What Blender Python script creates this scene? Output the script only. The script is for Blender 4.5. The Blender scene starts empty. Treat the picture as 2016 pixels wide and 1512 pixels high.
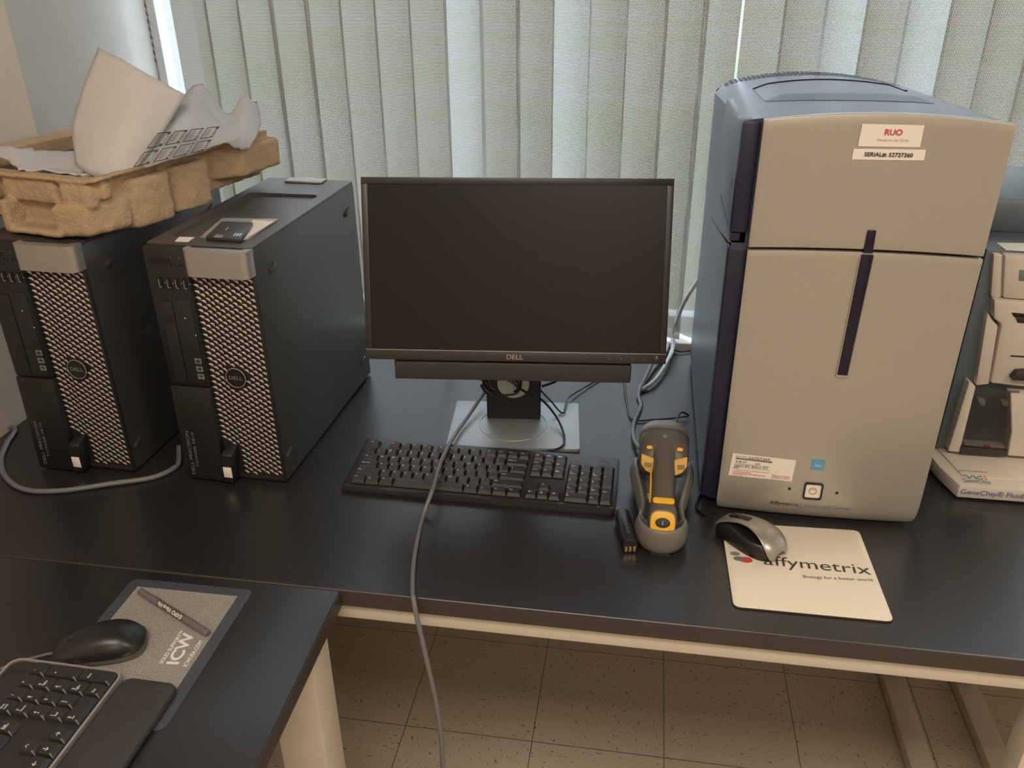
import bpy, bmesh, math, random
from mathutils import Vector, Matrix, noise
R = math.radians
rnd = random.Random(7)
sc = bpy.context.scene
T = 0.844                      # height of the bench tops

# ------------------------------------------------------------------ camera
F, CH, PITCH, ROLL, YAW = 1655.7, 0.795, 0.4703, -0.0088, -0.1596
_f = Vector((math.sin(YAW)*math.cos(PITCH), math.cos(YAW)*math.cos(PITCH), -math.sin(PITCH)))
_r = Vector((math.cos(YAW), -math.sin(YAW), 0)); _u = _r.cross(_f)
CR = _r*math.cos(ROLL)+_u*math.sin(ROLL); CU = -_r*math.sin(ROLL)+_u*math.cos(ROLL)
CP = Vector((0, 0, T+CH))
cam = bpy.data.objects.new('camera', bpy.data.cameras.new('camera'))
sc.collection.objects.link(cam); sc.camera = cam
cam.data.sensor_width = 36; cam.data.lens = F*36/2016; cam.data.clip_start = 0.02; cam.data.clip_end = 200
M3 = Matrix((CR, CU, -_f)).transposed()
cam.matrix_world = Matrix.Translation(CP) @ M3.to_4x4()

def at(u, v, x=None, y=None, z=None):
    """the point of a world plane (x=, y= or z=) seen at a pixel of the 2016x1512 frame"""
    d = CR*((u-1008)/F)+CU*((756-v)/F)+_f
    if z is not None: t = (z-CP.z)/d.z
    elif y is not None: t = (y-CP.y)/d.y
    else: t = (x-CP.x)/d.x
    return CP+d*t

# ------------------------------------------------------------------ world, lights, exposure
w = bpy.data.worlds.new('world'); sc.world = w; w.use_nodes = True
bg = w.node_tree.nodes['Background']; bg.inputs[0].default_value = (0.80, 0.91, 1.0, 1); bg.inputs[1].default_value = 6.6
def area(name, loc, size, power, col, rot=(0, 0, 0)):
    l = bpy.data.lights.new(name, 'AREA'); l.shape = 'RECTANGLE'; l.size, l.size_y = size; l.energy = power; l.color = col
    o = bpy.data.objects.new(name, l); sc.collection.objects.link(o); o.location = loc; o.rotation_euler = rot; return o
WARM = (1.0, 0.88, 0.74)
area('ceiling_lamp_light', (-0.25, -0.35, 2.66), (1.2, 0.55), 27, WARM)
area('ceiling_lamp_light', (1.75, -0.35, 2.66), (1.2, 0.55), 28, WARM)
area('ceiling_lamp_light', (0.6, -2.3, 2.66), (1.2, 0.55), 28, WARM)
sc.view_settings.view_transform = 'Standard'; sc.view_settings.look = 'None'
sc.view_settings.gamma = 1; sc.view_settings.use_curve_mapping = False
sc.view_settings.exposure = 0.0
sc.cycles.max_bounces = 6; sc.cycles.diffuse_bounces = 3; sc.cycles.glossy_bounces = 3
sc.cycles.transparent_max_bounces = 10; sc.cycles.caustics_reflective = False; sc.cycles.caustics_refractive = False
sc.cycles.sample_clamp_indirect = 4; sc.cycles.use_denoising = True

# ------------------------------------------------------------------ materials
def nd(t, kind, **kw):
    n = t.nodes.new(kind)
    for k, v in kw.items():
        if k.startswith('i'): n.inputs[int(k[1:])].default_value = v
        else: setattr(n, k, v)
    return n
def mat(name, col, rough=0.5, metal=0.0, var=0.06, vs=30.0, bump=0.0, bs=400.0, spec=0.5, coat=0.0):
    m = bpy.data.materials.new(name); m.use_nodes = True; t = m.node_tree; p = t.nodes['Principled BSDF']
    p.inputs['Roughness'].default_value = rough; p.inputs['Metallic'].default_value = metal
    p.inputs['Specular IOR Level'].default_value = spec; p.inputs['Coat Weight'].default_value = coat
    tc = nd(t, 'ShaderNodeTexCoord'); nz = nd(t, 'ShaderNodeTexNoise'); nz.inputs['Scale'].default_value = vs
    t.links.new(tc.outputs['Object'], nz.inputs['Vector'])
    mx = nd(t, 'ShaderNodeMix', data_type='RGBA')
    mx.inputs[6].default_value = (*[c*(1-var) for c in col], 1); mx.inputs[7].default_value = (*[min(1, c*(1+var)) for c in col], 1)
    t.links.new(nz.outputs[0], mx.inputs[0]); t.links.new(mx.outputs[2], p.inputs['Base Color'])
    if bump:
        n2 = nd(t, 'ShaderNodeTexNoise'); n2.inputs['Scale'].default_value = bs; n2.inputs['Detail'].default_value = 4
        t.links.new(tc.outputs['Object'], n2.inputs['Vector'])
        b = nd(t, 'ShaderNodeBump'); b.inputs['Strength'].default_value = bump; b.inputs['Distance'].default_value = 0.002
        t.links.new(n2.outputs[0], b.inputs['Height']); t.links.new(b.outputs[0], p.inputs['Normal'])
    return m
M = {}
M['wall'] = mat('wall_paint', (0.62, 0.53, 0.44), 0.8, bump=0.05)
M['reveal'] = mat('reveal_paint', (0.48, 0.48, 0.46), 0.7)
M['ceil'] = mat('ceiling_paint', (0.7, 0.66, 0.6), 0.9)
M['sill'] = mat('white_sill', (0.8, 0.8, 0.78), 0.4)
M['alu'] = mat('window_aluminium', (0.7, 0.78, 0.82), 0.35)
M['top'] = mat('black_laminate', (0.020, 0.018, 0.019), 0.31, var=0.2, vs=5, bump=0.04, bs=900, spec=0.8)
M['edge'] = mat('laminate_edge', (0.045, 0.034, 0.028), 0.45)
M['frame'] = mat('cream_steel', (0.62, 0.55, 0.45), 0.4)
M['black'] = mat('black_plastic', (0.014, 0.013, 0.013), 0.38, var=0.1)
M['matte'] = mat('matte_black', (0.018, 0.016, 0.016), 0.55, var=0.1)
M['case'] = mat('steel_case', (0.038, 0.038, 0.038), 0.40, var=0.08, bump=0.12, bs=1500, spec=0.9)
M['dark'] = mat('dark_void', (0.004, 0.004, 0.004), 0.7)
M['silver'] = mat('silver_paint', (0.42, 0.40, 0.37), 0.36, 0.6, var=0.03)
M['facet'] = mat('grille_facet', (0.74, 0.68, 0.60), 0.5, 0.15, var=0.08)
M['mesh'] = mat('grille_black', (0.02, 0.013, 0.010), 0.5)
M['toppanel'] = mat('top_panel_brown', (0.052, 0.045, 0.040), 0.40, spec=0.8)
M['bezel'] = mat('monitor_bezel', (0.034, 0.029, 0.027), 0.38, var=0.05)
M['screen'] = mat('screen_glass', (0.008, 0.0075, 0.0078), 0.32, var=0.02, spec=0.4)
M['bar'] = mat('soundbar_face', (0.050, 0.041, 0.037), 0.5)
M['base'] = mat('stand_silver', (0.36, 0.38, 0.39), 0.36, 0.55, var=0.03)
M['keyb'] = mat('keyboard_body', (0.024, 0.022, 0.022), 0.36)
M['key'] = mat('key_cap', (0.026, 0.023, 0.022), 0.36, bump=0.1, bs=2000)
M['white'] = mat('white_print', (0.75, 0.74, 0.72), 0.5)
M['dim'] = mat('dim_print', (0.22, 0.21, 0.20), 0.4)
M['paper'] = mat('label_paper', (0.82, 0.76, 0.68), 0.5, var=0.03)
M['ink'] = mat('dark_ink', (0.05, 0.045, 0.045), 0.5)
M['red'] = mat('red_ink', (0.62, 0.06, 0.06), 0.5)
M['pink'] = mat('pale_red_ink', (0.62, 0.30, 0.26), 0.5)
M['greyink'] = mat('grey_ink', (0.17, 0.17, 0.165), 0.5)
M['blueink'] = mat('blue_ink', (0.10, 0.12, 0.35), 0.5)
M['teal'] = mat('teal_ink', (0.05, 0.18, 0.20), 0.5)
M['sil_front'] = mat('scanner_silver', (0.45, 0.42, 0.365), 0.36, 0.5, var=0.03, vs=6)
M['navy'] = mat('navy_paint', (0.012, 0.012, 0.038), 0.4)
M['bluegrey'] = mat('blue_grey_paint', (0.060, 0.067, 0.11), 0.36, 0.25, var=0.04)
M['sidegrey'] = mat('side_blue_grey', (0.075, 0.09, 0.12), 0.36, 0.3)
M['purple'] = mat('purple_slot', (0.007, 0.004, 0.022), 0.25)
M['stickblue'] = mat('blue_sticker', (0.10, 0.33, 0.55), 0.4)
M['cream'] = mat('cream_plastic', (0.62, 0.55, 0.46), 0.42, var=0.03)
M['fside'] = mat('slate_steel', (0.12, 0.15, 0.17), 0.4, 0.2)
M['gun'] = mat('grey_rubber', (0.105, 0.093, 0.075), 0.42, var=0.05)
M['gun2'] = mat('grey_shell', (0.17, 0.16, 0.14), 0.35, var=0.05)
M['yellow'] = mat('yellow_plastic', (0.80, 0.42, 0.02), 0.4)
M['amber'] = mat('amber_plastic', (0.58, 0.33, 0.05), 0.45)
M['gold'] = mat('gold_contact', (0.8, 0.55, 0.2), 0.25, 0.9)
M['cable'] = mat('grey_cable', (0.15, 0.15, 0.155), 0.42)
M['wcable'] = mat('white_cable', (0.62, 0.64, 0.62), 0.45)
M['bcable'] = mat('black_cable', (0.012, 0.012, 0.013), 0.35)
M['pulp'] = mat('moulded_pulp', (0.47, 0.335, 0.205), 0.95, var=0.14, vs=40, bump=1.0, bs=260, spec=0.1)
M['mousetop'] = mat('mouse_silver', (0.36, 0.34, 0.31), 0.3, 0.55)
M['padwhite'] = mat('pad_cream', (0.80, 0.72, 0.58), 0.45, var=0.02)
M['padblack'] = mat('pad_rubber', (0.03, 0.03, 0.03), 0.7)
M['softblack'] = mat('soft_black', (0.014, 0.013, 0.013), 0.33)
M['palm'] = mat('palm_rest', (0.040, 0.036, 0.034), 0.5, bump=0.2, bs=2500)
M['rim'] = mat('rim_silver', (0.42, 0.39, 0.37), 0.35, 0.5)
M['lcd'] = mat('lcd_panel', (0.16, 0.19, 0.17), 0.3)
M['lawn'] = mat('lawn', (0.10, 0.17, 0.02), 0.9, var=0.4, vs=6)
M['paving'] = mat('paving', (0.42, 0.42, 0.40), 0.9, var=0.1, vs=3)

def clear_mat(name, col, alpha, rough=0.15, spec=0.5):
    m = mat(name, col, rough, spec=spec); p = m.node_tree.nodes['Principled BSDF']; p.inputs['Alpha'].default_value = alpha; return m
M['clearpad'] = clear_mat('clear_vinyl', (0.11, 0.12, 0.15), 0.6, 0.25)
M['film'] = clear_mat('plastic_film', (0.6, 0.58, 0.54), 0.45, 0.25)
M['glass'] = clear_mat('window_glass', (0.7, 0.85, 0.9), 0.08, 0.05)
M['smoke'] = clear_mat('smoked_acrylic', (0.05, 0.04, 0.03), 0.35, 0.08)
M['pen'] = clear_mat('frosted_pen', (0.17, 0.155, 0.145), 0.8, 0.35)

def sheet_mat(name, col, trans=0.4):
    m = bpy.data.materials.new(name); m.use_nodes = True; t = m.node_tree; t.nodes.clear()
    o = nd(t, 'ShaderNodeOutputMaterial'); d = nd(t, 'ShaderNodeBsdfDiffuse'); tr = nd(t, 'ShaderNodeBsdfTranslucent'); mx = nd(t, 'ShaderNodeMixShader')
    tc = nd(t, 'ShaderNodeTexCoord'); nz = nd(t, 'ShaderNodeTexNoise'); nz.inputs['Scale'].default_value = 60
    mc = nd(t, 'ShaderNodeMix', data_type='RGBA'); mc.inputs[6].default_value = (*[c*.93 for c in col], 1); mc.inputs[7].default_value = (*col, 1)
    L = t.links.new
    L(tc.outputs['Object'], nz.inputs['Vector']); L(nz.outputs[0], mc.inputs[0]); L(mc.outputs[2], d.inputs[0]); L(mc.outputs[2], tr.inputs[0])
    mx.inputs[0].default_value = trans; L(d.outputs[0], mx.inputs[1]); L(tr.outputs[0], mx.inputs[2]); L(mx.outputs[0], o.inputs[0])
    return m
M['foam'] = sheet_mat('foam_sheet', (0.80, 0.77, 0.75), 0.35)
M['poly'] = sheet_mat('poly_bag', (0.80, 0.80, 0.80), 0.45)

def blind_mat(name, col, trans, pitch=0.0031, hole=0.22):
    """woven vertical-blind fabric pierced by a staggered grid of pinholes"""
    m = bpy.data.materials.new(name); m.use_nodes = True; t = m.node_tree; t.nodes.clear(); L = t.links.new
    o = nd(t, 'ShaderNodeOutputMaterial'); d = nd(t, 'ShaderNodeBsdfDiffuse'); tr = nd(t, 'ShaderNodeBsdfTranslucent'); mx = nd(t, 'ShaderNodeMixShader')
    d.inputs[0].default_value = (*col, 1); tr.inputs[0].default_value = (*trans, 1); mx.inputs[0].default_value = 0.5
    L(d.outputs[0], mx.inputs[1]); L(tr.outputs[0], mx.inputs[2])
    tc = nd(t, 'ShaderNodeTexCoord'); sp = nd(t, 'ShaderNodeSeparateXYZ'); L(tc.outputs['Object'], sp.inputs[0])
    def m2(op, a, b=None):
        n = nd(t, 'ShaderNodeMath', operation=op)
        for i, q in enumerate((a, b)):
            if q is None: continue
            if isinstance(q, (int, float)): n.inputs[i].default_value = q
            else: L(q, n.inputs[i])
        return n.outputs[0]
    py = pitch*1.732
    ds = []
    for ox, oz in ((0, 0), (0.5, 0.5)):
        a = m2('SUBTRACT', m2('FRACT', m2('ADD', m2('DIVIDE', sp.outputs[0], pitch), ox+100)), 0.5)
        b = m2('MULTIPLY', m2('SUBTRACT', m2('FRACT', m2('ADD', m2('DIVIDE', sp.outputs[2], py), oz+100)), 0.5), 1.732)
        ds.append(m2('SQRT', m2('ADD', m2('MULTIPLY', a, a), m2('MULTIPLY', b, b))))
    h = m2('LESS_THAN', m2('MINIMUM', *ds), hole)
    tp = nd(t, 'ShaderNodeBsdfTransparent'); m3 = nd(t, 'ShaderNodeMixShader')
    L(h, m3.inputs[0]); L(mx.outputs[0], m3.inputs[1]); L(tp.outputs[0], m3.inputs[2]); L(m3.outputs[0], o.inputs[0])
    return m
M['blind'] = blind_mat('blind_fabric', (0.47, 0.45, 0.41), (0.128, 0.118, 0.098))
M['blindlit'] = blind_mat('lit_blind_fabric', (0.50, 0.53, 0.54), (0.25, 0.26, 0.25))  # same cloth, with stronger window glow put into its colour

def floor_mat():
    m = mat('vinyl_tile', (0.52, 0.445, 0.34), 0.42, var=0.06, vs=3); t = m.node_tree; p = t.nodes['Principled BSDF']; L = t.links.new
    base = p.inputs['Base Color'].links[0].from_socket
    tc = nd(t, 'ShaderNodeTexCoord'); sp = nd(t, 'ShaderNodeSeparateXYZ'); L(tc.outputs['Object'], sp.inputs[0])
    def m2(op, a, b=None):
        n = nd(t, 'ShaderNodeMath', operation=op)
        for i, q in enumerate((a, b)):
            if q is None: continue
            if isinstance(q, (int, float)): n.inputs[i].default_value = q
            else: L(q, n.inputs[i])
        return n.outputs[0]
    tx = m2('DIVIDE', m2('SUBTRACT', sp.outputs[0], 0.1252), 0.305); ty = m2('DIVIDE', m2('SUBTRACT', sp.outputs[1], 1.3651-3.05), 0.305)
    tx = m2('ADD', tx, 40); ty = m2('ADD', ty, 40)
    fx = m2('ABSOLUTE', m2('SUBTRACT', m2('FRACT', tx), 0.5)); fy = m2('ABSOLUTE', m2('SUBTRACT', m2('FRACT', ty), 0.5))
    joint = m2('GREATER_THAN', m2('MAXIMUM', fx, fy), 0.4965)
    par = m2('MODULO', m2('ADD', m2('FLOOR', tx), m2('FLOOR', ty)), 2)
    def flecks(sx, sy, thr, w_):
        mp = nd(t, 'ShaderNodeMapping'); mp.inputs['Scale'].default_value = (sx, sy, 1); L(tc.outputs['Object'], mp.inputs[0])
        n = nd(t, 'ShaderNodeTexNoise'); n.inputs['Scale'].default_value = 1; n.inputs['Detail'].default_value = 2.5;
        L(mp.outputs[0], n.inputs['Vector'])
        return m2('GREATER_THAN', n.outputs[0], thr)
    a = flecks(190, 65, 0.66, 0); b = flecks(65, 190, 0.66, 0)
    s = m2('ADD', m2('MULTIPLY', a, par), m2('MULTIPLY', b, m2('SUBTRACT', 1, par)))
    m1 = nd(t, 'ShaderNodeMix', data_type='RGBA'); L(s, m1.inputs[0]); L(base, m1.inputs[6]); m1.inputs[7].default_value = (0.17, 0.13, 0.08, 1)
    mj = nd(t, 'ShaderNodeMix', data_type='RGBA'); L(joint, mj.inputs[0]); L(m1.outputs[2], mj.inputs[6]); mj.inputs[7].default_value = (0.14, 0.11, 0.07, 1)
    L(mj.outputs[2], p.inputs['Base Color'])
    return m
M['floor'] = floor_mat()
def ground_mat():
    m = mat('mown_ground', (0.11, 0.11, 0.105), 0.95); t = m.node_tree; p = t.nodes['Principled BSDF']
    tc = nd(t, 'ShaderNodeTexCoord'); n = nd(t, 'ShaderNodeTexNoise'); n.inputs['Scale'].default_value = .16; n.inputs['Detail'].default_value = 5
    r = nd(t, 'ShaderNodeValToRGB'); r.color_ramp.elements[0].position = .44; r.color_ramp.elements[1].position = .56
    r.color_ramp.elements[0].color = (0.135, 0.13, 0.12, 1); r.color_ramp.elements[1].color = (0.105, 0.125, 0.065, 1)
    t.links.new(tc.outputs['Object'], n.inputs['Vector']); t.links.new(n.outputs[0], r.inputs[0]); t.links.new(r.outputs[0], p.inputs['Base Color'])
    return m
M['ground'] = ground_mat()
def carpet_mat():
    m = mat('speckled_fabric', (0.4, 0.35, 0.3), 0.9); t = m.node_tree; p = t.nodes['Principled BSDF']
    tc = nd(t, 'ShaderNodeTexCoord'); n = nd(t, 'ShaderNodeTexNoise'); n.inputs['Scale'].default_value = 1000; n.inputs['Detail'].default_value = 3
    r = nd(t, 'ShaderNodeValToRGB'); r.color_ramp.elements[0].position = .38; r.color_ramp.elements[1].position = .62
    r.color_ramp.elements[0].color = (0.13, 0.12, 0.11, 1); r.color_ramp.elements[1].color = (0.42, 0.39, 0.36, 1)
    t.links.new(tc.outputs['Object'], n.inputs['Vector']); t.links.new(n.outputs[0], r.inputs[0]); t.links.new(r.outputs[0], p.inputs['Base Color'])
    return m
M['speck'] = carpet_mat()

# ------------------------------------------------------------------ mesh helpers
col = sc.collection
_tx = {}
def text_geo(s):
    if s not in _tx:
        c = bpy.data.curves.new('t', 'FONT'); c.body = s; c.size = 1; c.align_x = 'CENTER'; c.align_y = 'CENTER'; c.resolution_u = 3
        o = bpy.data.objects.new('t', c); m = bpy.data.meshes.new_from_object(o)
        vs = [v.co.copy() for v in m.vertices]; ps = [tuple(p.vertices) for p in m.polygons]
        wd = (max(v.x for v in vs)-min(v.x for v in vs)) if vs else 1
        _tx[s] = (vs, ps, wd)
        bpy.data.objects.remove(o); bpy.data.curves.remove(c); bpy.data.meshes.remove(m)
    return _tx[s]
def rrect(w, h, r, n=4, cx=0, cy=0):
    pts = []
    for k, (sx, sy) in enumerate(((1, 1), (-1, 1), (-1, -1), (1, -1))):
        for i in range(n+1):
            a = math.pi/2*(k+i/n)
            pts.append((cx+sx*(w/2-r)+r*math.cos(a), cy+sy*(h/2-r)+r*math.sin(a)))
    return pts
def cat(pts, n=8, closed=False):
    pts = [Vector(p) for p in pts]; out = []
    N = len(pts)
    for i in range(N if closed else N-1):
        p1, p2 = pts[i], pts[(i+1) % N]
        p0 = pts[i-1] if (i > 0 or closed) else p1*2-p2
        p3 = pts[(i+2) % N] if (i+2 < N or closed) else p2*2-p1
        for k in range(n):
            t = k/n
            out.append(0.5*((2*p1)+(-p0+p2)*t+(2*p0-5*p1+4*p2-p3)*t*t+(-p0+3*p1-3*p2+p3)*t**3))
    if not closed: out.append(pts[-1])
    return out
class MB:
    def __init__(s, X=None): s.bm = bmesh.new(); s.X = X or Matrix.Identity(4)
    def v(s, p): return s.bm.verts.new(s.X @ Vector(p))
    def face(s, pts, m=0):
        f = s.bm.faces.new([s.v(p) for p in pts]); f.material_index = m; return f
    def _merge(s, b2, X, m):
        mp = {}
        for v in b2.verts: mp[v] = s.bm.verts.new(s.X @ (X @ v.co))
        for f in b2.faces:
            try: g = s.bm.faces.new([mp[v] for v in f.verts]); g.material_index = m
            except ValueError: pass
        b2.free()
    def box(s, c, size, r=0, m=0, seg=2, rot=None):
        b = bmesh.new(); bmesh.ops.create_cube(b, size=1)
        for v in b.verts: v.co = Vector((v.co.x*size[0], v.co.y*size[1], v.co.z*size[2]))
        if r: bmesh.ops.bevel(b, geom=b.edges[:], offset=min(r, min(size)*.49), segments=seg, affect='EDGES', profile=.5)
        s._merge(b, Matrix.Translation(c) @ (rot or Matrix.Identity(4)), m); return s
    def span(s, a, b, r=0, m=0, seg=2):
        return s.box([(p+q)/2 for p, q in zip(a, b)], [abs(q-p) for p, q in zip(a, b)], r, m, seg)
    def prism(s, pts, vec, m=0, r=0, seg=2):
        """closed outline of 3D points pushed along vec; r bevels the edges"""
        b = bmesh.new(); vec = Vector(vec)
        A = [b.verts.new(Vector(p)) for p in pts]; B = [b.verts.new(Vector(p)+vec) for p in pts]; n = len(pts)
        b.faces.new(A[::-1]); b.faces.new(B)
        for i in range(n): b.faces.new((A[i], A[(i+1) % n], B[(i+1) % n], B[i]))
        bmesh.ops.recalc_face_normals(b, faces=b.faces[:])
        if r:
            es = [e for e in b.edges if len(e.link_faces) == 2 and e.calc_face_angle(0) > 0.6]
            bmesh.ops.bevel(b, geom=es, offset=r, segments=seg, affect='EDGES', profile=.5)
        bmesh.ops.triangulate(b, faces=[f for f in b.faces if len(f.verts) > 4])
        s._merge(b, Matrix.Identity(4), m); return s
    def slab(s, pts2, z0, z1, m=0, r=0):
        return s.prism([(p[0], p[1], z0) for p in pts2], (0, 0, z1-z0), m, r)
    def ring(s, outer, inner, z0, z1, m=0, floor=None, fm=None):
        """vertical-walled rim between two outlines; floor = height of the closed inside"""
        n = len(outer); zf = z0 if floor is None else floor
        O0 = [s.v((p[0], p[1], z0)) for p in outer]; O1 = [s.v((p[0], p[1], z1)) for p in outer]
        I1 = [s.v((p[0], p[1], z1)) for p in inner]; I0 = [s.v((p[0], p[1], zf)) for p in inner]
        for i in range(n):
            j = (i+1) % n
            for a, b, c, d in ((O0[i], O0[j], O1[j], O1[i]), (O1[i], O1[j], I1[j], I1[i]), (I1[i], I1[j], I0[j], I0[i])):
                f = s.bm.faces.new((a, b, c, d)); f.material_index = m
            if floor is None:
                s.bm.faces.new((I0[i], I0[j], O0[j], O0[i])).material_index = m
        if floor is not None:
            s.bm.faces.new(I0).material_index = m if fm is None else fm
            s.bm.faces.new(O0[::-1]).material_index = m
        return s
    def loft(s, rings, m=0, cap=True, closed=True):
        V = [[s.v(p) for p in r] for r in rings]; n = len(rings[0])
        for a, b in zip(V, V[1:]):
            for i in range(n if closed else n-1):
                j = (i+1) % n
                f = s.bm.faces.new((a[i], a[j], b[j], b[i])); f.material_index = m
        if cap and closed:
            s.bm.faces.new(V[0][::-1]).material_index = m; s.bm.faces.new(V[-1]).material_index = m
        return s
    def tube(s, pts, r, m=0, seg=8, smooth=8, taper=None):
        P = cat(pts, smooth) if smooth else [Vector(p) for p in pts]
        rings = []; up = Vector((0, 0, 1)); nrm = None
        for i, p in enumerate(P):
            t = (P[min(i+1, len(P)-1)]-P[max(i-1, 0)]).normalized()
            if nrm is None: nrm = t.cross(up) if abs(t.z) < .95 else t.cross(Vector((1, 0, 0)))
            nrm = (nrm-t*nrm.dot(t)).normalized(); b = t.cross(nrm)
            rr = r if taper is None else r*(taper[0]+(taper[1]-taper[0])*i/(len(P)-1))
            rings.append([p+(nrm*math.cos(2*math.pi*k/seg)+b*math.sin(2*math.pi*k/seg))*rr for k in range(seg)])
        return s.loft(rings, m)
    def cyl(s, a, b, r, m=0, seg=24, r2=None):
        return s.tube([a, b], r, m, seg, 0, taper=None if r2 is None else (1, r2/r))
    def grid(s, fn, nu, nv, m=0):
        V = [[s.v(fn(i/nu, j/nv)) for j in range(nv+1)] for i in range(nu+1)]
        for i in range(nu):
            for j in range(nv):
                f = s.bm.faces.new((V[i][j], V[i+1][j], V[i+1][j+1], V[i][j+1])); f.material_index = m
        return s
    def text(s, txt, X, size, m=0, sx=1.0, width=None, bold=0):
        vs, ps, wd = text_geo(txt)
        if width: sx = width/(wd*size)
        for q, (dx, dy) in enumerate([(0, 0)] if not bold else [(-bold, 0), (bold, 0), (0, bold), (0, -bold)]):
            V = [s.bm.verts.new(s.X @ (X @ Vector((v.x*size*sx+dx, v.y*size+dy, q*.00006)))) for v in vs]
            for p in ps:
                try: s.bm.faces.new([V[i] for i in p]).material_index = m
                except ValueError: pass
        return s
    def build(s, name, mats, parent=None, smooth=35, label=None):
        me = bpy.data.meshes.new(name); bmesh.ops.remove_doubles(s.bm, verts=s.bm.verts[:], dist=1e-6)
        if not name.endswith(('lettering', 'marking')): bmesh.ops.recalc_face_normals(s.bm, faces=s.bm.faces[:])
        s.bm.to_mesh(me); s.bm.free()
        for k in (mats if isinstance(mats, (list, tuple)) else [mats]): me.materials.append(M[k])
        if smooth:
            for p in me.polygons: p.use_smooth = True
            me.set_sharp_from_angle(angle=R(smooth))
        o = bpy.data.objects.new(name, me); col.objects.link(o)
        if parent: o.parent = parent
        if label: o['label'] = label
        return o
def frame(o, xd, yd):
    """text frame: origin, reading direction, up direction of the letters"""
    x = Vector(xd).normalized(); y = Vector(yd); y = (y-x*y.dot(x)).normalized(); z = x.cross(y)
    return Matrix.Translation(o) @ Matrix((x, y, z)).transposed().to_4x4()
def tag(o, label, cat_, group=None, kind=None):
    o['label'] = label; o['category'] = cat_
    if group: o['group'] = group
    if kind: o['kind'] = kind
    return o
def thing(name, label, cat_, loc=(0, 0, 0), rz=0, group=None):
    o = bpy.data.objects.new(name, None); col.objects.link(o); o.location = loc; o.rotation_euler = (0, 0, rz); o.empty_display_size = .03
    return tag(o, label, cat_, group)
def struct(o): o['kind'] = 'structure'; return o
def copy_tree(o, parent=None):
    c = o.copy(); col.objects.link(c)
    if parent: c.parent = parent
    for ch in list(o.children): copy_tree(ch, c)
    return c
def rounded_poly(pts, r, n=5):
    out = []; N_ = len(pts)
    for i in range(N_):
        p, a, b = Vector(pts[i]), Vector(pts[i-1]), Vector(pts[(i+1) % N_])
        da, db = (a-p).normalized()*r, (b-p).normalized()*r
        for k in range(n+1):
            t = k/n; out.append(tuple((p+da)*(1-t)**2+p*2*t*(1-t)+(p+db)*t*t))
    return out
XZ = Matrix.Rotation(R(90), 4, 'X')        # letters standing up, facing -Y
def se(w, h, n=24, e=2.5, c=(0, 0)):
    out = []
    for k in range(n):
        a = 2*math.pi*k/n; ca, sa = math.cos(a), math.sin(a)
        out.append((c[0]+w/2*math.copysign(abs(ca)**(2/e), ca), c[1]+h/2*math.copysign(abs(sa)**(2/e), sa)))
    return out

# ------------------------------------------------------------------ the room
struct(MB().span((-1.4, -3.2, -0.06), (2.9, 2.1, 0)).build('floor', 'floor'))
struct(MB().span((-1.4, -3.2, 2.7), (2.9, 2.1, 2.76)).build('ceiling', 'ceil'))
struct(MB().span((-1.4, -3.2, 0), (-1.165, 1.503, 2.7)).build('wall_left', 'wall'))
struct(MB().slab([(-1.4, 1.503), (-1.165, 1.503), (-1.098, 1.855), (-1.098, 2.06), (-1.4, 2.06)], 0, 2.7).build('wall_window_pier', 'reveal'))
struct(MB().span((2.7, -3.2, 0), (2.9, 2.1, 2.7)).build('wall_right', 'wall'))
struct(MB().span((-1.4, -3.3, 0), (2.9, -3.2, 2.7)).build('wall_rear', 'wall'))
struct(MB().span((-1.098, 1.86, 0), (2.7, 2.06, T-.02)).build('wall_window', 'wall'))
struct(MB().span((-1.098, 1.86, 2.45), (2.7, 2.06, 2.7)).build('wall_window_head', 'wall'))
wf = MB()
for x0, x1 in ((-1.098, -1.078), (0.78, 0.83), (2.65, 2.7)): wf.span((x0, 1.855, T+.012), (x1, 1.895, 2.45), .003)
wf.span((-1.098, 1.855, T+.012), (2.7, 1.895, T+.045), .003); wf.span((-1.098, 1.855, 2.41), (2.7, 1.895, 2.45), .003)
win = struct(wf.build('window_1', 'alu'))
MB().span((-1.08, 1.872, T+.045), (2.66, 1.876, 2.41)).build('pane', 'glass', win)
MB().span((-1.13, 1.775, T-.02), (2.7, 1.86, T+.012), .004).build('window_sill', 'sill', win)
# the ground outside
struct(MB().span((-40, 2.3, -0.4), (40, 60, -0.3)).build('ground', 'ground'))

# vertical blinds
SP = 0.0735; X0 = -1.013
vb = thing('vertical_blind', 'beige perforated vertical blinds hanging across the window', 'blind', (0.2, 1.80, T))
pale = (8, 11, 18, 20)  # slats whose colour carries the painted window glow
def slat_angle(xc, cover, sign):
    """tilt that makes a slat at xc span `cover` of the row when seen from the room"""
    best, out = 9, 0
    for i in range(0, 300):
        th = sign*R(i*.15); e = abs(.089*(math.cos(th)-math.sin(th)*xc/1.8)-cover)
        if e < best: best, out = e, math.degrees(th)
    return out
for k in range(0, 34):
    xl = X0+SP*k; wd = .089
    cover = {0: .080, 2: .082, 3: .086, 8: .080, 9: .082, 12: .076, 14: .083, 15: .0715, 17: .080}.get(k, .0765+rnd.uniform(0, .004))
    ang = slat_angle(xl+.04, cover, -1 if k < 16 else 1)
    z0, z1 = .018, 2.36-T
    mb = MB(); mb.grid(lambda a, b: ((a-.5)*wd, -.004*(1-(2*a-1)**2), z0+(z1-z0)*b), 8, 6)
    sl = mb.build('slat', 'blindlit' if k in pale else 'blind', vb, smooth=60, label='slat coloured brighter and bluish for window glow' if k in pale else None)
    sl.location = (xl+wd/2*math.cos(R(ang))-.2, .0, 0); sl.rotation_euler = (0, 0, R(ang))
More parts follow.
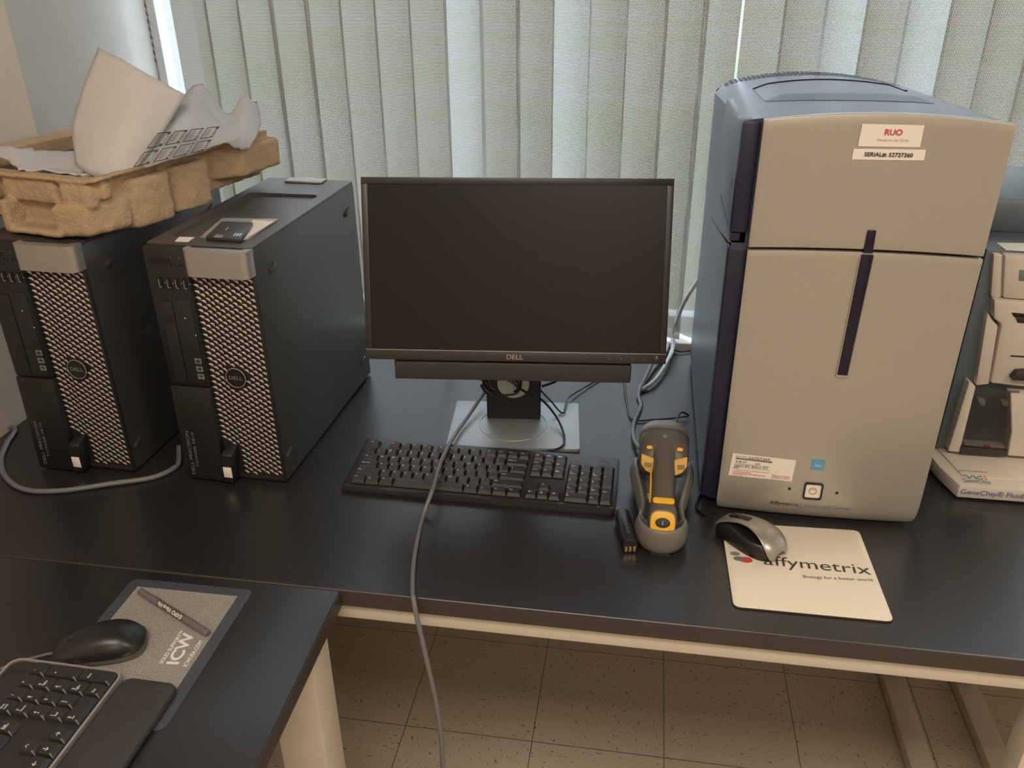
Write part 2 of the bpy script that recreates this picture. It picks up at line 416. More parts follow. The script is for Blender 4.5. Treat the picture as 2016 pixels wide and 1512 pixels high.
MB(Matrix.Translation((-.2, -1.8, -T))).span((-1.04, 1.77, 2.36), (2.65, 1.83, 2.41), .004).build('headrail', 'sill', vb)
ch = MB(Matrix.Translation((-.2, -1.8, -T)))
for i in range(60): ch.box((-1.062, 1.795, 2.36-i*.0155), (.006, .006, .011), .0028)
ch.tube([(-1.062, 1.795, 2.36), (-1.062, 1.795, 1.43)], .0010, seg=6, smooth=0)
ch.build('bead_chain', 'greyink', vb)

# ------------------------------------------------------------------ tables
t = thing('lab_bench', 'long black-topped bench with cream steel frame under the blinds', 'table', (0.4, 1.3, 0))
t.location = (0, 0, 0)
MB().span((-1.163, .8765, T-.0265), (1.75, 1.754, T), .0012, seg=1).build('worktop', 'top', t)
MB().span((-1.163, .8745, T-.026), (1.75, .8765, T-.0008)).build('edge_band', 'edge', t, label='brown-black front edge band')
rl = MB(); rl.span((-1.12, .884, T-.058), (1.72, .914, T-.0265), .003); rl.build('rail', 'frame', t)
MB().span((-1.12, 1.70, T-.058), (1.72, 1.73, T-.0265), .003).build('rail', 'frame', t)
for x in (-.95, .662, .834):
    MB().span((x, .93, 0.002), (x+.052, 1.72, .035), .003).build('foot_bar', 'frame', t)
    MB().span((x+.004, 1.66, .05), (x+.048, 1.70, T-.0265), .003).build('leg', 'frame', t)
q = at(1996, 1470, y=.95); MB().span((q.x, .925, 0), (q.x+.05, .97, T-.0265), .003).build('leg', 'frame', t)
t = thing('side_table', 'black-topped table abutting the bench at lower left, cream legs', 'table')
MB().slab([(-1.163, .15), (-.379, .15), (-.3895, .8735), (-1.163, .8735)], T-.0265, T, r=.0012).build('worktop', 'top', t)
MB().prism([(-.379, .15, T-.0255), (-.3895, .8735, T-.0255), (-.3880, .8735, T-.0255), (-.3775, .15, T-.0255)], (0, 0, .0245)).build('edge_band', 'edge', t)
MB().span((-1.12, .82, T-.066), (-.42, .85, T-.0265), .003).build('rail', 'frame', t)
MB().span((-.455, .2, T-.066), (-.42, .82, T-.0265), .003).build('rail', 'frame', t)
MB().span((-.475, .79, 0), (-.405, .85, T-.0265), .003).build('leg', 'frame', t)
MB().span((-.475, .2, 0), (-.405, .26, T-.0265), .003).build('leg', 'frame', t)
MB().span((-1.12, .79, 0), (-1.05, .85, T-.0265), .003).build('leg', 'frame', t)

# ------------------------------------------------------------------ tower computers
def make_tower(label):
    W, D, H = .1726, .440, .4137
    t = thing('tower_computer', label, 'computer', group='tower computers')
    MB().span((-W, .014, .004), (0, D, H-.006), .002).build('chassis', 'case', t)
    mb = MB(); o = rrect(W, D-.014, .006, 4, -W/2, (D+.014)/2); i_ = rrect(.132, .275, .012, 4, -W/2-.002, .189)
    mb.ring(o, i_, H-.006, H, floor=H-.0045); mb.build('top_panel', 'toppanel', t, label='brown-grey top panel with a shallow tray')
    MB().span((-.125, D-.035, H), (-.05, D-.005, H+.004), .0018).build('rear_handle', 'silver', t)
    for (y, z) in ((.07, .365), (D-.045, .365), (.035, .05), (D-.04, .05)):
        MB().box((.0015, y, z), (.005, .024, .009), .0024, rot=Matrix.Rotation(R(20), 4, 'X')).build('latch', 'case', t)
    for x in (-.15, -.02):
        for y in (.05, D-.05): MB().cyl((x, y, 0), (x, y, .006), .009).build('foot', 'black', t)
    # left bezel: upper part with ports and drive, lower blank part standing further forward
    bz = MB(); xr = -.1035
    bz.span((-W, .002, .180), (xr, .016, H-.002), .003)
    bz.prism([(-W, .016, .005), (-W, -.006, .005), (-W, .0008, .1785), (-W, .016, .1785)], (xr+W, 0, 0), r=.0015)
    bz.prism([(xr-.002, .016, .006), (xr-.002, -.010, .006), (xr+.004, -.010, .060), (xr+.006, .016, .072)], (.020, 0, 0), r=.002)
    fb = bz.build('front_bezel', 'black', t)
    st = MB(); st.span((xr+.004, -.0112, .017), (xr+.019, -.0100, .037), .0004)
    st.build('sticker', 'paper', fb)
    dt = MB(); dt.span((-.164, .0008, .385), (-.130, .0016, .396)); dt.span((-.162, .0004, .387), (-.132, .001, .394), m=1)
    dt.build('card_slot', ['black', 'dark'], fb)
    for k in range(4):
        x = -.155+k*.0138
        u = MB(); u.span((x, .0002, .347), (x+.0068, .0015, .365), m=0); u.span((x+.0012, -.0004, .3485), (x+.0022, .001, .362), m=1); u.span((x+.0012, -.0004, .3485), (x+.006, .001, .3495), m=1)
        u.build('usb_port', ['dark', 'rim'], fb)
        MB().span((x+.0085, .0012, .3555), (x+.012, .0018, .3565)).build('port_marking', 'dim', fb)
    for x in (-.1275, -.1135):
        u = MB(); u.ring(se(.0092, .0092, 20, 2), se(.0055, .0055, 20, 2), 0, .0012, floor=.0002, fm=1)
        ob = u.build('audio_jack', ['bezel', 'dark'], fb); ob.matrix_local = Matrix.Translation((x, .0019, .385)) @ XZ
        q = MB(); q.text('+', frame((x, .0014, .397), (1, 0, 0), (0, 0, 1)), .006); q.build('jack_marking', 'dim', fb)
    dr = MB(); dr.span((-.160, .0005, .186), (-.140, .002, .325), .001); dr.span((-.138, .0005, .186), (-.108, .002, .330), .001)
    dr.span((-.158, -.0002, .290), (-.142, .001, .320), .001)
    dr.build('optical_drive', 'matte', fb)
    for (x, z) in ((-.1215, .300), (-.1045+-.004, .272)): MB().box((x, .0002, z), (.0016, .0012, .0016)).build('indicator_light', 'white', fb)
    ic = MB()
    for k, z in enumerate((.2225, .2085, .195)):
        ic.span((-.119, -.0001, z), (-.108, .0006, z+.009), m=0); ic.span((-.117, -.0004, z+.002+.001*k), (-.110, .0002, z+.0065), m=1)
        ic.span((-.1135, -.0005, z), (-.1128, .0002, z+.009), m=1)
    ic.build('icon_marking', ['dim', 'bezel'], fb)
    le = MB()
    le.text('DELL PRECISION', frame((-.158, -.0046, .055), (0, .039, 1), (-1, 0, 0)), .0085, width=.082)
    le.text('TOWER 5810', frame((-.148, -.0044, .062), (0, .039, 1), (-1, 0, 0)), .0065, width=.066)
    le.build('lettering', 'dim', t, smooth=0)
    # grille: curved black sheet with rows of little bright facets
    gx0, gx1, gz0, gz1 = xr, -.004, .012, .374
    def gy(x):
        d = (x-gx0)/.030
        return .012+(.0020*math.sin(math.pi*min(1, max(0, d)))**1.0 if d < 1 else 0)-(0.0 if d < 1 else 0)
    g = MB(); g.grid(lambda a, b: (gx0+(gx1-gx0)*a, gy(gx0+(gx1-gx0)*a), gz0+(gz1-gz0)*b), 40, 1)
    A, B = .0152, .0103
    tri = [(-.0040, .0020), (-.0012, .0030), (.0023, .0026), (.0036, .0008), (.0038, -.0028), (.0030, -.0030)]
    for j in range(-2, 80):
        for i in range(-2, 12):
            cx = gx0+.004+i*A+(A/2 if j % 2 else 0); cz = gz1-.003-j*B/2-(i*.0013)
            if cx < gx0+.003 or cx > gx1-.0038 or cz < gz0+.004 or cz > gz1-.003: continue
            if abs(cx+.058) < .0205 and (cx+.058)**2+(cz-.198)**2 < .0205**2: continue
            if cx < gx0+.030 and cz < .080-(cx-gx0)*.5: continue
            g.bm.faces.new([g.v((cx+a, gy(cx+a)-.0012-.0006*(b > 0), cz+b)) for a, b in tri][::-1]).material_index = 1
    g.build('grille', ['mesh', 'facet'], t)
    MB().span((-.004, .009, .006), (0, .018, H-.035), .001).build('side_trim', 'matte', t)
    MB().span((gx0, .012, .004), (0, .024, .0125), .001).build('bottom_trim', 'matte', t)
    hd = MB(); hd.ring(rrect(.1035, .036, .012, 6, -.0517, .010), rrect(.086, .013, .005, 6, -.054, .0145), .3715, H-.001, floor=.385)
    hd.build('handle', 'silver', t, label='silver carry handle')
    lg = MB(); lg.cyl((-.058, .012, .198), (-.058, .0075, .198), .0165, 0, 32); 
    lb = lg.build('badge', 'black', t)
    rg = MB(); rg.tube([(-.058+.0168*math.cos(a), .0078, .198+.0168*math.sin(a)) for a in [2*math.pi*k/40 for k in range(41)]], .0007, smooth=0, seg=6)
    rg.build('badge_ring', 'rim', lb)
    ll = MB(); ll.text('DELL', frame((-.058, .0072, .198), (1, 0, 0), (0, 0, 1)), .009, width=.023); ll.build('badge_lettering', 'rim', lb, smooth=0)
    return t
tb = make_tower('black tower computer nearer the monitor, card and papers on top')
tb.location = (-.5693, 1.1088, T); tb.rotation_euler = (0, 0, -.0322)
ta = copy_tree(tb); ta.location = (-.8427, 1.1023, T)
ta['label'] = 'black tower computer under the brown pulp tray, far left'

# things lying on the nearer tower
ZT = T+.4137-.0045
def q_on(pts, z): return [tuple(at(u, v, z=z)[:2]) for u, v in pts]
pc = MB(); pc.slab(q_on([(388, 474), (437, 431), (548, 433), (480, 479)], ZT+.001), ZT+.0005, ZT+.003, r=.0006)
tag(pc.build('plastic_envelope', 'film'), 'clear plastic envelope under the grey card pack on the tower', 'envelope')
tag(MB().slab(q_on([(446, 470), (500, 434), (540, 437), (478, 474)], ZT+.003), ZT+.0032, ZT+.0042).build('folded_leaflet', 'paper'), 'white folded leaflet inside the clear envelope', 'leaflet')
cd = thing('card_pack', 'dark grey flat card pack with white print on the tower', 'card pack')
cpts = q_on([(405, 469), (437, 438), (498, 440), (475, 474)], ZT+.008)
MB().slab(cpts, ZT+.0045, ZT+.0105, r=.0012).build('case', 'bezel', cd)
c0 = at(462, 462, z=ZT+.0108); ex = (Vector(cpts[3]).to_3d()-Vector(cpts[0]).to_3d()).normalized(); ey = (Vector(cpts[1]).to_3d()-Vector(cpts[0]).to_3d()).normalized()
lm = MB()
for k in range(3):
    for j in range(4):
        p = c0+ex*(k*.0045)+ey*(j*.0038-.004); lm.box(p, (.0032, .0024, .0001), rot=Matrix.Rotation(math.atan2(ey.y, ey.x), 4, 'Z'))
lm.box(at(447, 450, z=ZT+.0109), (.014, .0016, .0001), rot=Matrix.Rotation(math.atan2(ey.y, ey.x), 4, 'Z'))
lm.build('lettering', 'white', cd, smooth=0)
MB().slab(q_on([(420, 467), (425, 461), (440, 462), (437, 468)], ZT+.0108), ZT+.0104, ZT+.0108).build('sticker', 'dim', cd)
tag(MB().slab(q_on([(344, 475), (353, 466), (383, 467), (370, 476)], T+.4142), T+.4137, T+.4142).build('paper_label', 'paper'), 'small white paper label on the tower top left of the papers', 'label')

# ------------------------------------------------------------------ pulp tray with foam sheets on the far tower
tr = thing('pulp_tray', 'brown moulded pulp packing tray on the far-left tower', 'tray')
ang = -.20; zr = T+.505
c = Vector((-.797, 1.125, 0))
RX = Matrix.Translation((c.x, c.y, 0)) @ Matrix.Rotation(-.215, 4, 'Z')   # local x to the left is negative, y towards the window
pm = MB(RX)
Wt, Dt = .355, .405; zb = T+.418
def rimz(x, y): return zr+.006*math.sin(y*9)
# basin walls and floor
pm.span((-Wt+.02, .012, zb+.012), (-.012, Dt-.02, zb+.02), .002)
for a, b in (((-Wt+.01, .010, zb+.012), (-.01, .018, zr)), ((-.018, .010, zb+.012), (-.010, Dt-.01, zr)), ((-Wt+.01, Dt-.02, zb+.03), (-.01, Dt-.012, zr)), ((-Wt+.01, .01, zb+.012), (-Wt+.018, Dt-.01, zr))):
    pm.span(a, b, .002)
# front pockets
pm.span((-.335, -.012, zb+.040), (-.205, .03, zr-.012), .012, seg=3)
pm.span((-.325, -.022, zb+.004), (-.235, .04, zb+.050), .018, seg=3)
pm.span((-.190, -.006, zr-.042), (-.078, .03, zr-.004), .008, seg=3)
pm.span((-.185, -.026, zb-.0), (-.168, .06, zr-.036), .005, seg=3)
pm.span((-.183, -.026, zb-.0), (-.070, .10, zb+.010), .005, seg=3)
pm.span((-.183, .028, zb), (-.070, .038, zr-.036), .004)
pm.prism([(-.085, -.022, zb-.002), (-.020, -.016, zb+.004), (.004, .04, zb+.006), (.004, .04, zr-.03), (-.010, .0, zr-.03), (-.085, -.008, zr-.035)][:3]+[(.0, .06, zb+.006), (-.085, .06, zb-.002)], (0, 0, zr-.035-zb), r=.010, seg=3)
pm.span((-.070, -.012, zr-.044), (-.008, .03, zr-.004), .010, seg=3)
# right side pockets
pm.span((-.03, .004, zr-.030), (.006, .022, zr-.004), .006, seg=3)
for y0, y1, d, zlo in ((.060, .135, .014, zb), (.150, .225, .016, zb+.001)):
    pm.prism([(-.03, y0-.025, zlo), (d-.010, y0, zlo), (d, y0+.03, zlo), (d, y1, zlo), (-.03, y1, zlo)], (0, 0, zr-.010-zlo), r=.008, seg=3)
pm.prism([(-.03, .245, zb+.030), (-.01, .250, zb+.030), (.028, .300, zb+.030), (.030, Dt+.004, zb+.030), (-.03, Dt+.004, zb+.030)], (0, 0, zr-.006-zb-.030), r=.006, seg=3)
pm.span((-.30, Dt-.06, zb+.02), (-.02, Dt, zr-.01), .01)
# rim: a wavy flat lip
outl = rrect(Wt+.022, Dt+.022, .022, 5, -Wt/2-.0, Dt/2); innl = rrect(Wt-.022, Dt-.022, .016, 5, -Wt/2, Dt/2)
def lipz(p): return zr+.003*math.sin(p[0]*60)+.004*math.sin(p[1]*14+1)
V = [[], [], [], []]
for po, pi in zip(outl, innl):
    V[0].append(pm.v((po[0], po[1], lipz(po)-.004))); V[1].append(pm.v((po[0], po[1], lipz(po)+.002)))
    V[2].append(pm.v((pi[0], pi[1], lipz(pi)+.002))); V[3].append(pm.v((pi[0], pi[1], lipz(pi)-.004)))
n = len(outl)
for i in range(n):
    j = (i+1) % n
    for a in range(4): pm.bm.faces.new((V[a][i], V[a][j], V[(a+1) % 4][j], V[(a+1) % 4][i]))
tray = pm.build('moulded_body', 'pulp', tr, smooth=60)
md = tray.modifiers.new('r', 'REMESH'); md.mode = 'VOXEL'; md.voxel_size = .0028; md.use_smooth_shade = True
tx = bpy.data.textures.new('pulpnoise', 'CLOUDS'); tx.noise_scale = .012; tx.noise_depth = 3
md = tray.modifiers.new('d', 'DISPLACE'); md.texture = tx; md.strength = .0035; md.mid_level = .5

def sheet(ctrl, name, matn, label, cat_, nu=5, crease=.0025, thick=.0012, seed=0, parent=None, freq=28):
    rows = [cat(r, nu) for r in ctrl]; cols_ = [cat([r[i] for r in rows], nu) for i in range(len(rows[0]))]
    mb = MB()
    V = []
    for cc in cols_:
        V.append([mb.v(p+Vector((0, 1, .3))*crease*(2*abs(noise.noise(p*freq+Vector((seed, 0, 0))))+1.2*abs(noise.noise(p*freq*2.3+Vector((0, seed, 0))))-.6)) for p in cc])
    for i in range(len(V)-1):
        for j in range(len(V[0])-1): mb.bm.faces.new((V[i][j], V[i+1][j], V[i+1][j+1], V[i][j+1]))
    o = mb.build(name, matn, parent, smooth=60)
    s = o.modifiers.new('s', 'SOLIDIFY'); s.thickness = thick; s.offset = 0
    if label: tag(o, label, cat_)
    return o
def P(u, v, y): return at(u, v, y=y)
sheet([[P(194, 93, 1.30), P(245, 120, 1.28), P(302, 152, 1.29), P(364, 186, 1.31)],
       [P(163, 172, 1.27), P(218, 190, 1.25), P(280, 212, 1.25), P(338, 232, 1.28)],
       [P(142, 250, 1.235), P(195, 265, 1.205), P(250, 278, 1.205), P(302, 288, 1.235)],
       [P(148, 325, 1.20), P(180, 345, 1.175), P(220, 350, 1.17), P(262, 338, 1.19)]], 'foam_sheet', 'foam', 'large white foam sheet standing upright in the pulp tray', 'packing sheet', crease=.002, seed=3, freq=14, nu=6)
sheet([[P(-30, 292, 1.27), P(25, 290, 1.27), P(70, 296, 1.29), P(140, 300, 1.30)],
       [P(-25, 300, 1.22), P(30, 302, 1.21), P(75, 315, 1.24), P(150, 312, 1.24)],
       [P(0, 308, 1.18), P(45, 328, 1.18), P(95, 333, 1.18), P(160, 336, 1.19)],
       [P(20, 322, 1.165), P(55, 336, 1.16), P(100, 341, 1.155), P(180, 347, 1.15)]], 'foam_bag', 'foam', 'crumpled white foam bag lying flat at the left of the tray', 'packing bag', crease=.010, seed=9)
bag = thing('printed_bag', 'crumpled white plastic bag with black printed warning boxes in the tray', 'packing bag')
sheet([[P(340, 215, 1.36), P(388, 166, 1.42), P(425, 198, 1.44), P(452, 225, 1.45), P(478, 190, 1.50), P(505, 200, 1.52)],
       [P(325, 235, 1.31), P(380, 200, 1.36), P(420, 225, 1.40), P(452, 245, 1.42), P(482, 220, 1.46), P(514, 235, 1.50)],
       [P(300, 270, 1.26), P(365, 240, 1.30), P(418, 255, 1.35), P(455, 268, 1.38), P(485, 262, 1.42), P(508, 262, 1.45)],
       [P(240, 338, 1.20), P(330, 318, 1.225), P(405, 295, 1.31), P(445, 282, 1.36), P(470, 292, 1.39), P(488, 298, 1.41)]], 'bag_film', 'poly', None, None, crease=.011, seed=5, parent=bag, freq=36)
# printed warning boxes, laid on a patch just in front of the bag film
C4 = [Vector(P(308, 262, 1.252)), Vector(P(436, 248, 1.338)), Vector(P(258, 331, 1.182)), Vector(P(408, 294, 1.296))]
def bagp(s_, t_, off=0):
    a = C4[0].lerp(C4[1], s_); b = C4[2].lerp(C4[3], s_); p = a.lerp(b, t_); return p+(CP-p).normalized()*(.010+off)
pb = MB()
def bquad(s0, t0, s1, t1, m, off=0.0):
    n_ = 3; 
    for i in range(n_):
        a, b = s0+(s1-s0)*i/n_, s0+(s1-s0)*(i+1)/n_
        pb.face([bagp(a, t0, off), bagp(b, t0, off), bagp(b, t1, off), bagp(a, t1, off)], m)
for r_, (t0, t1) in enumerate(((.0, .46), (.56, 1.0))):
    for k in range(4):
        s0 = .02+k*.25; s1 = s0+.205
        for a, b, c_, d in ((s0, t0, s0+.014, t1), (s0, t0, s1, t0+.035), (s0, t1-.035, s1, t1)): bquad(a, b, c_, d, 0, .0004)
        bquad(s1-.05, t0, s1, t1, 0, .0004)
        for q in range(6): bquad(s0+.025+q*.014, t0+.07, s0+.031+q*.014, t1-.06-.03*(q % 3), 1, .0004)
        X = frame(bagp(s1-.025, (t0+t1)/2, .0009), bagp(.5, .1)-bagp(.5, .9), bagp(.1, .5)-bagp(.9, .5))
        pb.text(['WARNING', 'ACHTUNG', 'ATTENTION', 'AVISO', 'WARNING'][k], X, .0065, 2, width=.022)
pb.build('warning_lettering', ['ink', 'greyink', 'white'], bag, smooth=0)
tag(MB(RX).span((-.325, .055, zb+.028), (-.06, .33, zb+.065), .006).build('dark_parcel', 'navy'), 'dark blue-black parcel lying inside the pulp tray', 'parcel')

# ------------------------------------------------------------------ monitor
BX, BY, MY = -.2148, 1.368, .097
mo = thing('computer_monitor', 'flat black monitor on a silver square stand, screen off', 'monitor', (BX, BY, T), MY)
bp = MB(); bp.slab(rrect(.242, .176, .006), 0, .007, r=.0012); bpo = bp.build('base_plate', 'base', mo, label='silver square base plate')
dk = MB(); dk.tube([(-.004+.0635*math.cos(a), -.002+.0635*math.sin(a), .0073) for a in [2*math.pi*k/60 for k in range(61)]], .0007, seg=6, smooth=0); dk.build('swivel_ring', 'rim', bpo)
cx_ = -.004
cl = MB(); cl.slab(rrect(.102, .034, .004, 3, cx_, .035), .007, .40, r=.001)
clo = cl.build('column', 'matte', mo)
ho = MB(); ho.cyl((cx_-.0, .0175, .083), (cx_, .0165, .083), .030, 0, 32); ho.build('cable_opening', 'wcable', clo, label='pale cable opening')
tilt = .247
Xm = Matrix.Translation((.0069, -.1151, .212)) @ Matrix.Rotation(-tilt, 4, 'X')
W_, H_ = .4766, .268
mb = MB(Xm)
b0 = .0105
mb.span((-W_/2-b0, -.001, -.0175), (W_/2+b0, .014, H_+b0), .002)
mb.build('housing', 'bezel', mo)
mb = MB(Xm); fr = .0022
for a, b in (((-W_/2-b0, -.004, H_), (W_/2+b0, .0, H_+b0)), ((-W_/2-b0, -.004, 0), (-W_/2, 0, H_)), ((W_/2, -.004, 0), (W_/2+b0, 0, H_)), ((-W_/2-b0, -.0045, -.0180), (W_/2+b0, 0, 0))):
    mb.span(a, b, .0008)
mb.build('bezel', 'bezel', mo)
mb = MB(Xm); mb.span((-W_/2, -.0016, 0), (W_/2, -.0005, H_)); mb.build('screen', 'screen', mo, label='dark glossless screen')
mb = MB(Xm); mb.span((-W_/2-b0, -.0049, -.0016), (W_/2+b0, -.0043, -.0006)); mb.build('chin_line', 'rim', mo)
mb = MB(Xm); mb.prism([(-.17, .014, .02), (.17, .014, .02), (.17, .014, .25), (-.17, .014, .25)], (0, .034, 0), r=.015); mb.build('back_cover', 'bezel', mo)
mb = MB(); mb.span((cx_-.04, -.055, .30), (cx_+.04, .03, .37), .006); mb.build('hinge', 'matte', mo)
mb = MB(Xm); mb.text('DELL', frame((0, -.0048, -.0105), (1, 0, 0), (0, 0, 1)), .0115, width=.027); mb.build('logo_lettering', 'rim', mo, smooth=0)
mb = MB(Xm)
for k in range(4): mb.text('o', frame((.157+k*.0185, -.0048, -.010), (1, 0, 0), (0, 0, 1)), .005)
mb.build('button_marking', 'dim', mo, smooth=0)
mb = MB(Xm); mb.span((.2285, -.0052, -.0150), (.2385, -.0042, -.0050), .0008); pw = mb.build('power_button', 'bezel', mo)
mb = MB(Xm); mb.span((.2333, -.0056, -.0085), (.2339, -.0051, -.0040)); mb.build('power_light', 'white', pw)
# soundbar
sb = thing('soundbar', 'long brown-black soundbar clipped under the monitor', 'speaker', (BX, BY, T), MY)
mb = MB(); mb.span((-.197, -.118, .156), (.201, -.084, .190), .004, seg=3); mb.build('speaker_body', 'bezel', sb)
mb = MB(); mb.span((-.196, -.1192, .1575), (.200, -.117, .1885), .0035, seg=3); mb.build('speaker_cloth', 'bar', sb)

# ------------------------------------------------------------------ keyboards
U = .01875
def keycap(parent, x, y, w, h, legends, z=.0, body='key', hh=.0068):
    mb = MB()
    def rg(w_, h_, z_, dy, c_):
        pts = []
        for sx, sy in ((1, 1), (-1, 1), (-1, -1), (1, -1)):
            a, b = sx*(w_/2), sy*(h_/2)
            p = [(a-sx*c_, b), (a, b-sy*c_)]
            if sx*sy > 0: p = p[::-1]
            pts += [(x+q[0], y+dy+q[1], z_) for q in p]
        return pts
    mb.loft([rg(w, h, z, 0, .0008), rg(w-.0003, h-.0003, z+.002, 0, .0008), rg(w-.0034, h-.0046, z+hh-.0005, .0012, .0012), rg(w-.0042, h-.0054, z+hh, .0012, .0014)])
    zt = z+hh+.00012
    for (s, lx, ly, sz) in legends:
        x_ = x-w/2+.0048+lx*(w-.010); y_ = y+.0008+(h/2-.0055)*(ly)
        tw = text_geo(s)[2]*sz
        mb.text(s, Matrix.Translation((x_+tw/2-.001, y_, zt)), sz, 1, bold=.00006)
    return mb.build('key', [body, 'white'], parent, smooth=30)
SH = {'`': '~', '1': '!', '2': '@', '3': '#', '4': '$', '5': '%', '6': '^', '7': '&', '8': '*', '9': '(', '0': ')', '-': '_', '=': '+', '[': '{', ']': '}', '\\': '|', ';': ':', "'": '"', ',': '<', '.': '>', '/': '?'}
def key_rows(part):
    rows = []
    L = lambda s: [(s, 0, .55, .0048)]
    def two(a, b): return [(b, 0, .75, .0038), (a, 0, -.35, .0042)]
    if 'main' in part:
        rows.append((0, 5, [('Esc', 1, L2('Esc'))]))
        for x, names in ((2, 'F1 F2 F3 F4'), (6.5, 'F5 F6 F7 F8'), (11, 'F9 F10 F11 F12')):
            rows.append((x, 5, [(n_, 1, L2(n_)) for n_ in names.split()]))
        rows.append((0, 4, [(k, 1, two(k, SH[k])) for k in '`1234567890-=']+[('Bk', 2, L2('Backspace'))]))
        rows.append((0, 3, [('Tab', 1.5, L2('Tab'))]+[(k, 1, L(k)) for k in 'QWERTYUIOP']+[(k, 1, two(k, SH[k])) for k in '[]']+[('\\', 1.5, two('\\', '|'))]))
        rows.append((0, 2, [('Caps', 1.75, L2('Caps Lock'))]+[(k, 1, L(k)) for k in 'ASDFGHJKL']+[(k, 1, two(k, SH[k])) for k in ";'"]+[('Ent', 2.25, L2('Enter'))]))
        rows.append((0, 1, [('Sh', 2.25, L2('Shift'))]+[(k, 1, L(k)) for k in 'ZXCVBNM']+[(k, 1, two(k, SH[k])) for k in ',./']+[('Sh', 2.75, L2('Shift'))]))
        rows.append((0, 0, [('Ct', 1.25, L2('Ctrl')), ('W', 1.25, WINL), ('Al', 1.25, L2('Alt')), ('sp', 6.25, []), ('Al', 1.25, L2('Alt')), ('W', 1.25, WINL), ('Mn', 1.25, [('=', 0, .3, .006)]), ('Ct', 1.25, L2('Ctrl'))]))
    return rows
def L2(s): return [(s, 0, .6, .0033)]
WINL = [('::', .1, .25, .0085)]
NAV = [(0, 5, [('Print', 'Scrn'), ('Scroll', 'Lock'), ('Pause', 'Break')]), (0, 4, [('Insert',), ('Home',), ('Page', 'Up')]), (0, 3, [('Delete',), ('End',), ('Page', 'Down')])]
def make_keyboard(t, x_main, x_nav, x_num, y0, yf, zkey, main=True):
    def lg(ws): return [(w_, 0, .75-.6*i, .0031) for i, w_ in enumerate(ws)]
    for x, r, ks in key_rows(('main',)):
        if not main: break
        cx = x_main+x*U
        for nm, wd, le in ks:
            yy = (yf if r == 5 else y0+r*U+U/2)
            keycap(t, cx+wd*U/2, yy, wd*U-.0006, U-.0006 if r < 5 else U-.0020, le, zkey); cx += wd*U
    for x, r, ks in NAV:
        for i, ws in enumerate(ks):
            keycap(t, x_nav+(i+.5)*U, (yf if r == 5 else y0+r*U+U/2), U-.0006, U-.0006 if r < 5 else U-.0020, lg(ws), zkey)
    for i, r, a in ((1, 1, '^'), (0, 0, '<'), (1, 0, 'v'), (2, 0, '>')):
        keycap(t, x_nav+(i+.5)*U, y0+r*U+U/2, U-.0006, U-.0006, [({'<': '\u2190', '>': '\u2192', '^': '\u2191', 'v': '\u2193'}[a], .1, .3, .0075)], zkey)
    num = [(0, 4, 1, 1, ('Num', 'Lock')), (1, 4, 1, 1, ('/',)), (2, 4, 1, 1, ('*',)), (3, 4, 1, 1, ('-',)),
           (0, 3, 1, 1, ('7', 'Home')), (1, 3, 1, 1, ('8', '\u2191')), (2, 3, 1, 1, ('9', 'PgUp')), (3, 2, 1, 2, ('+',)),
           (0, 2, 1, 1, ('4', '\u2190')), (1, 2, 1, 1, ('5',)), (2, 2, 1, 1, ('6', '\u2192')),
           (0, 1, 1, 1, ('1', 'End')), (1, 1, 1, 1, ('2', '\u2193')), (2, 1, 1, 1, ('3', 'PgDn')), (3, 0, 1, 2, ('Enter',)),
           (0, 0, 2, 1, ('0', 'Ins')), (2, 0, 1, 1, ('.', 'Del'))]
    for i, r, w_, h_, ws in num:
        big = len(ws[0]) == 1
        le = [(ws[0], 0, .72 if h_ == 1 else .5, .0048 if big else .0031)]+[(s, 0, -.25, .0034) for s in ws[1:]]
        keycap(t, x_num+(i+w_/2)*U, y0+(r+h_/2)*U, w_*U-.0006, h_*U-.0006, le, zkey)
kb = thing('keyboard', 'full-size black keyboard in front of the monitor, grey cable across it', 'keyboard', (-.4690, 1.1105, T), -.009)
kb.scale = (1.025, 1.02, 1)
KX = Matrix.Translation((0, 0, .0005)) @ Matrix.Rotation(R(6.0), 4, 'X')
inner = bpy.data.objects.new('keyboard_case', None)
mb = MB(KX); mb.slab(rrect(.443, .142, .007, 4, .2215, .071), -.001, .0075, r=.0012)
mb.slab(rrect(.440, .010, .003, 4, .2215, .0075), .0070, .0090, r=.0008)
kc = mb.build('keyboard_case', 'keyb', kb)
wells = MB(KX)
y0 = .0150; yf = y0+5*U+.0115
for a, b in (((.0105, y0-.001), (.0105+15*U+.002, y0+5*U+.001)), ((.299-.001, y0+3*U-.001), (.299+3*U+.001, y0+5*U+.001)), ((.299-.001, y0-.001), (.299+3*U+.001, y0+U+.001)), ((.361-.001, y0-.001), (.361+4*U+.001, y0+5*U+.001)),
             ((.0105+2*U, yf-.0095), (.0115+6*U, yf+.0095)), ((.0105+6.5*U, yf-.0095), (.0115+10.5*U, yf+.0095)), ((.0105+11*U, yf-.0095), (.0125+15*U, yf+.0095)), ((.299-.001, yf-.0095), (.299+3*U+.001, yf+.0095)), ((.0105, yf-.0095), (.0125+U, yf+.0095))):
    wells.span((a[0], a[1], .007), (b[0], b[1], .0078))
wells.build('key_well', 'dark', kb)
make_keyboard(kb, .0115, .299, .361, y0, yf, .0072)
for o in kb.children:  # key caps sit on the tilted deck
    if o.name.startswith('key') and not o.name.startswith(('keyboard_case', 'key_well')): o.matrix_local = KX
mb = MB(KX)
mb.tube([(.418+.0095*math.cos(a), yf+.001+.0085*math.sin(a), .0077) for a in [2*math.pi*k/30 for k in range(31)]], .0004, seg=5, smooth=0)
mb.text('DELL', Matrix.Translation((.418, yf+.001, .0078)), .0055, width=.013); mb.build('logo_marking', 'dim', kb, smooth=0)
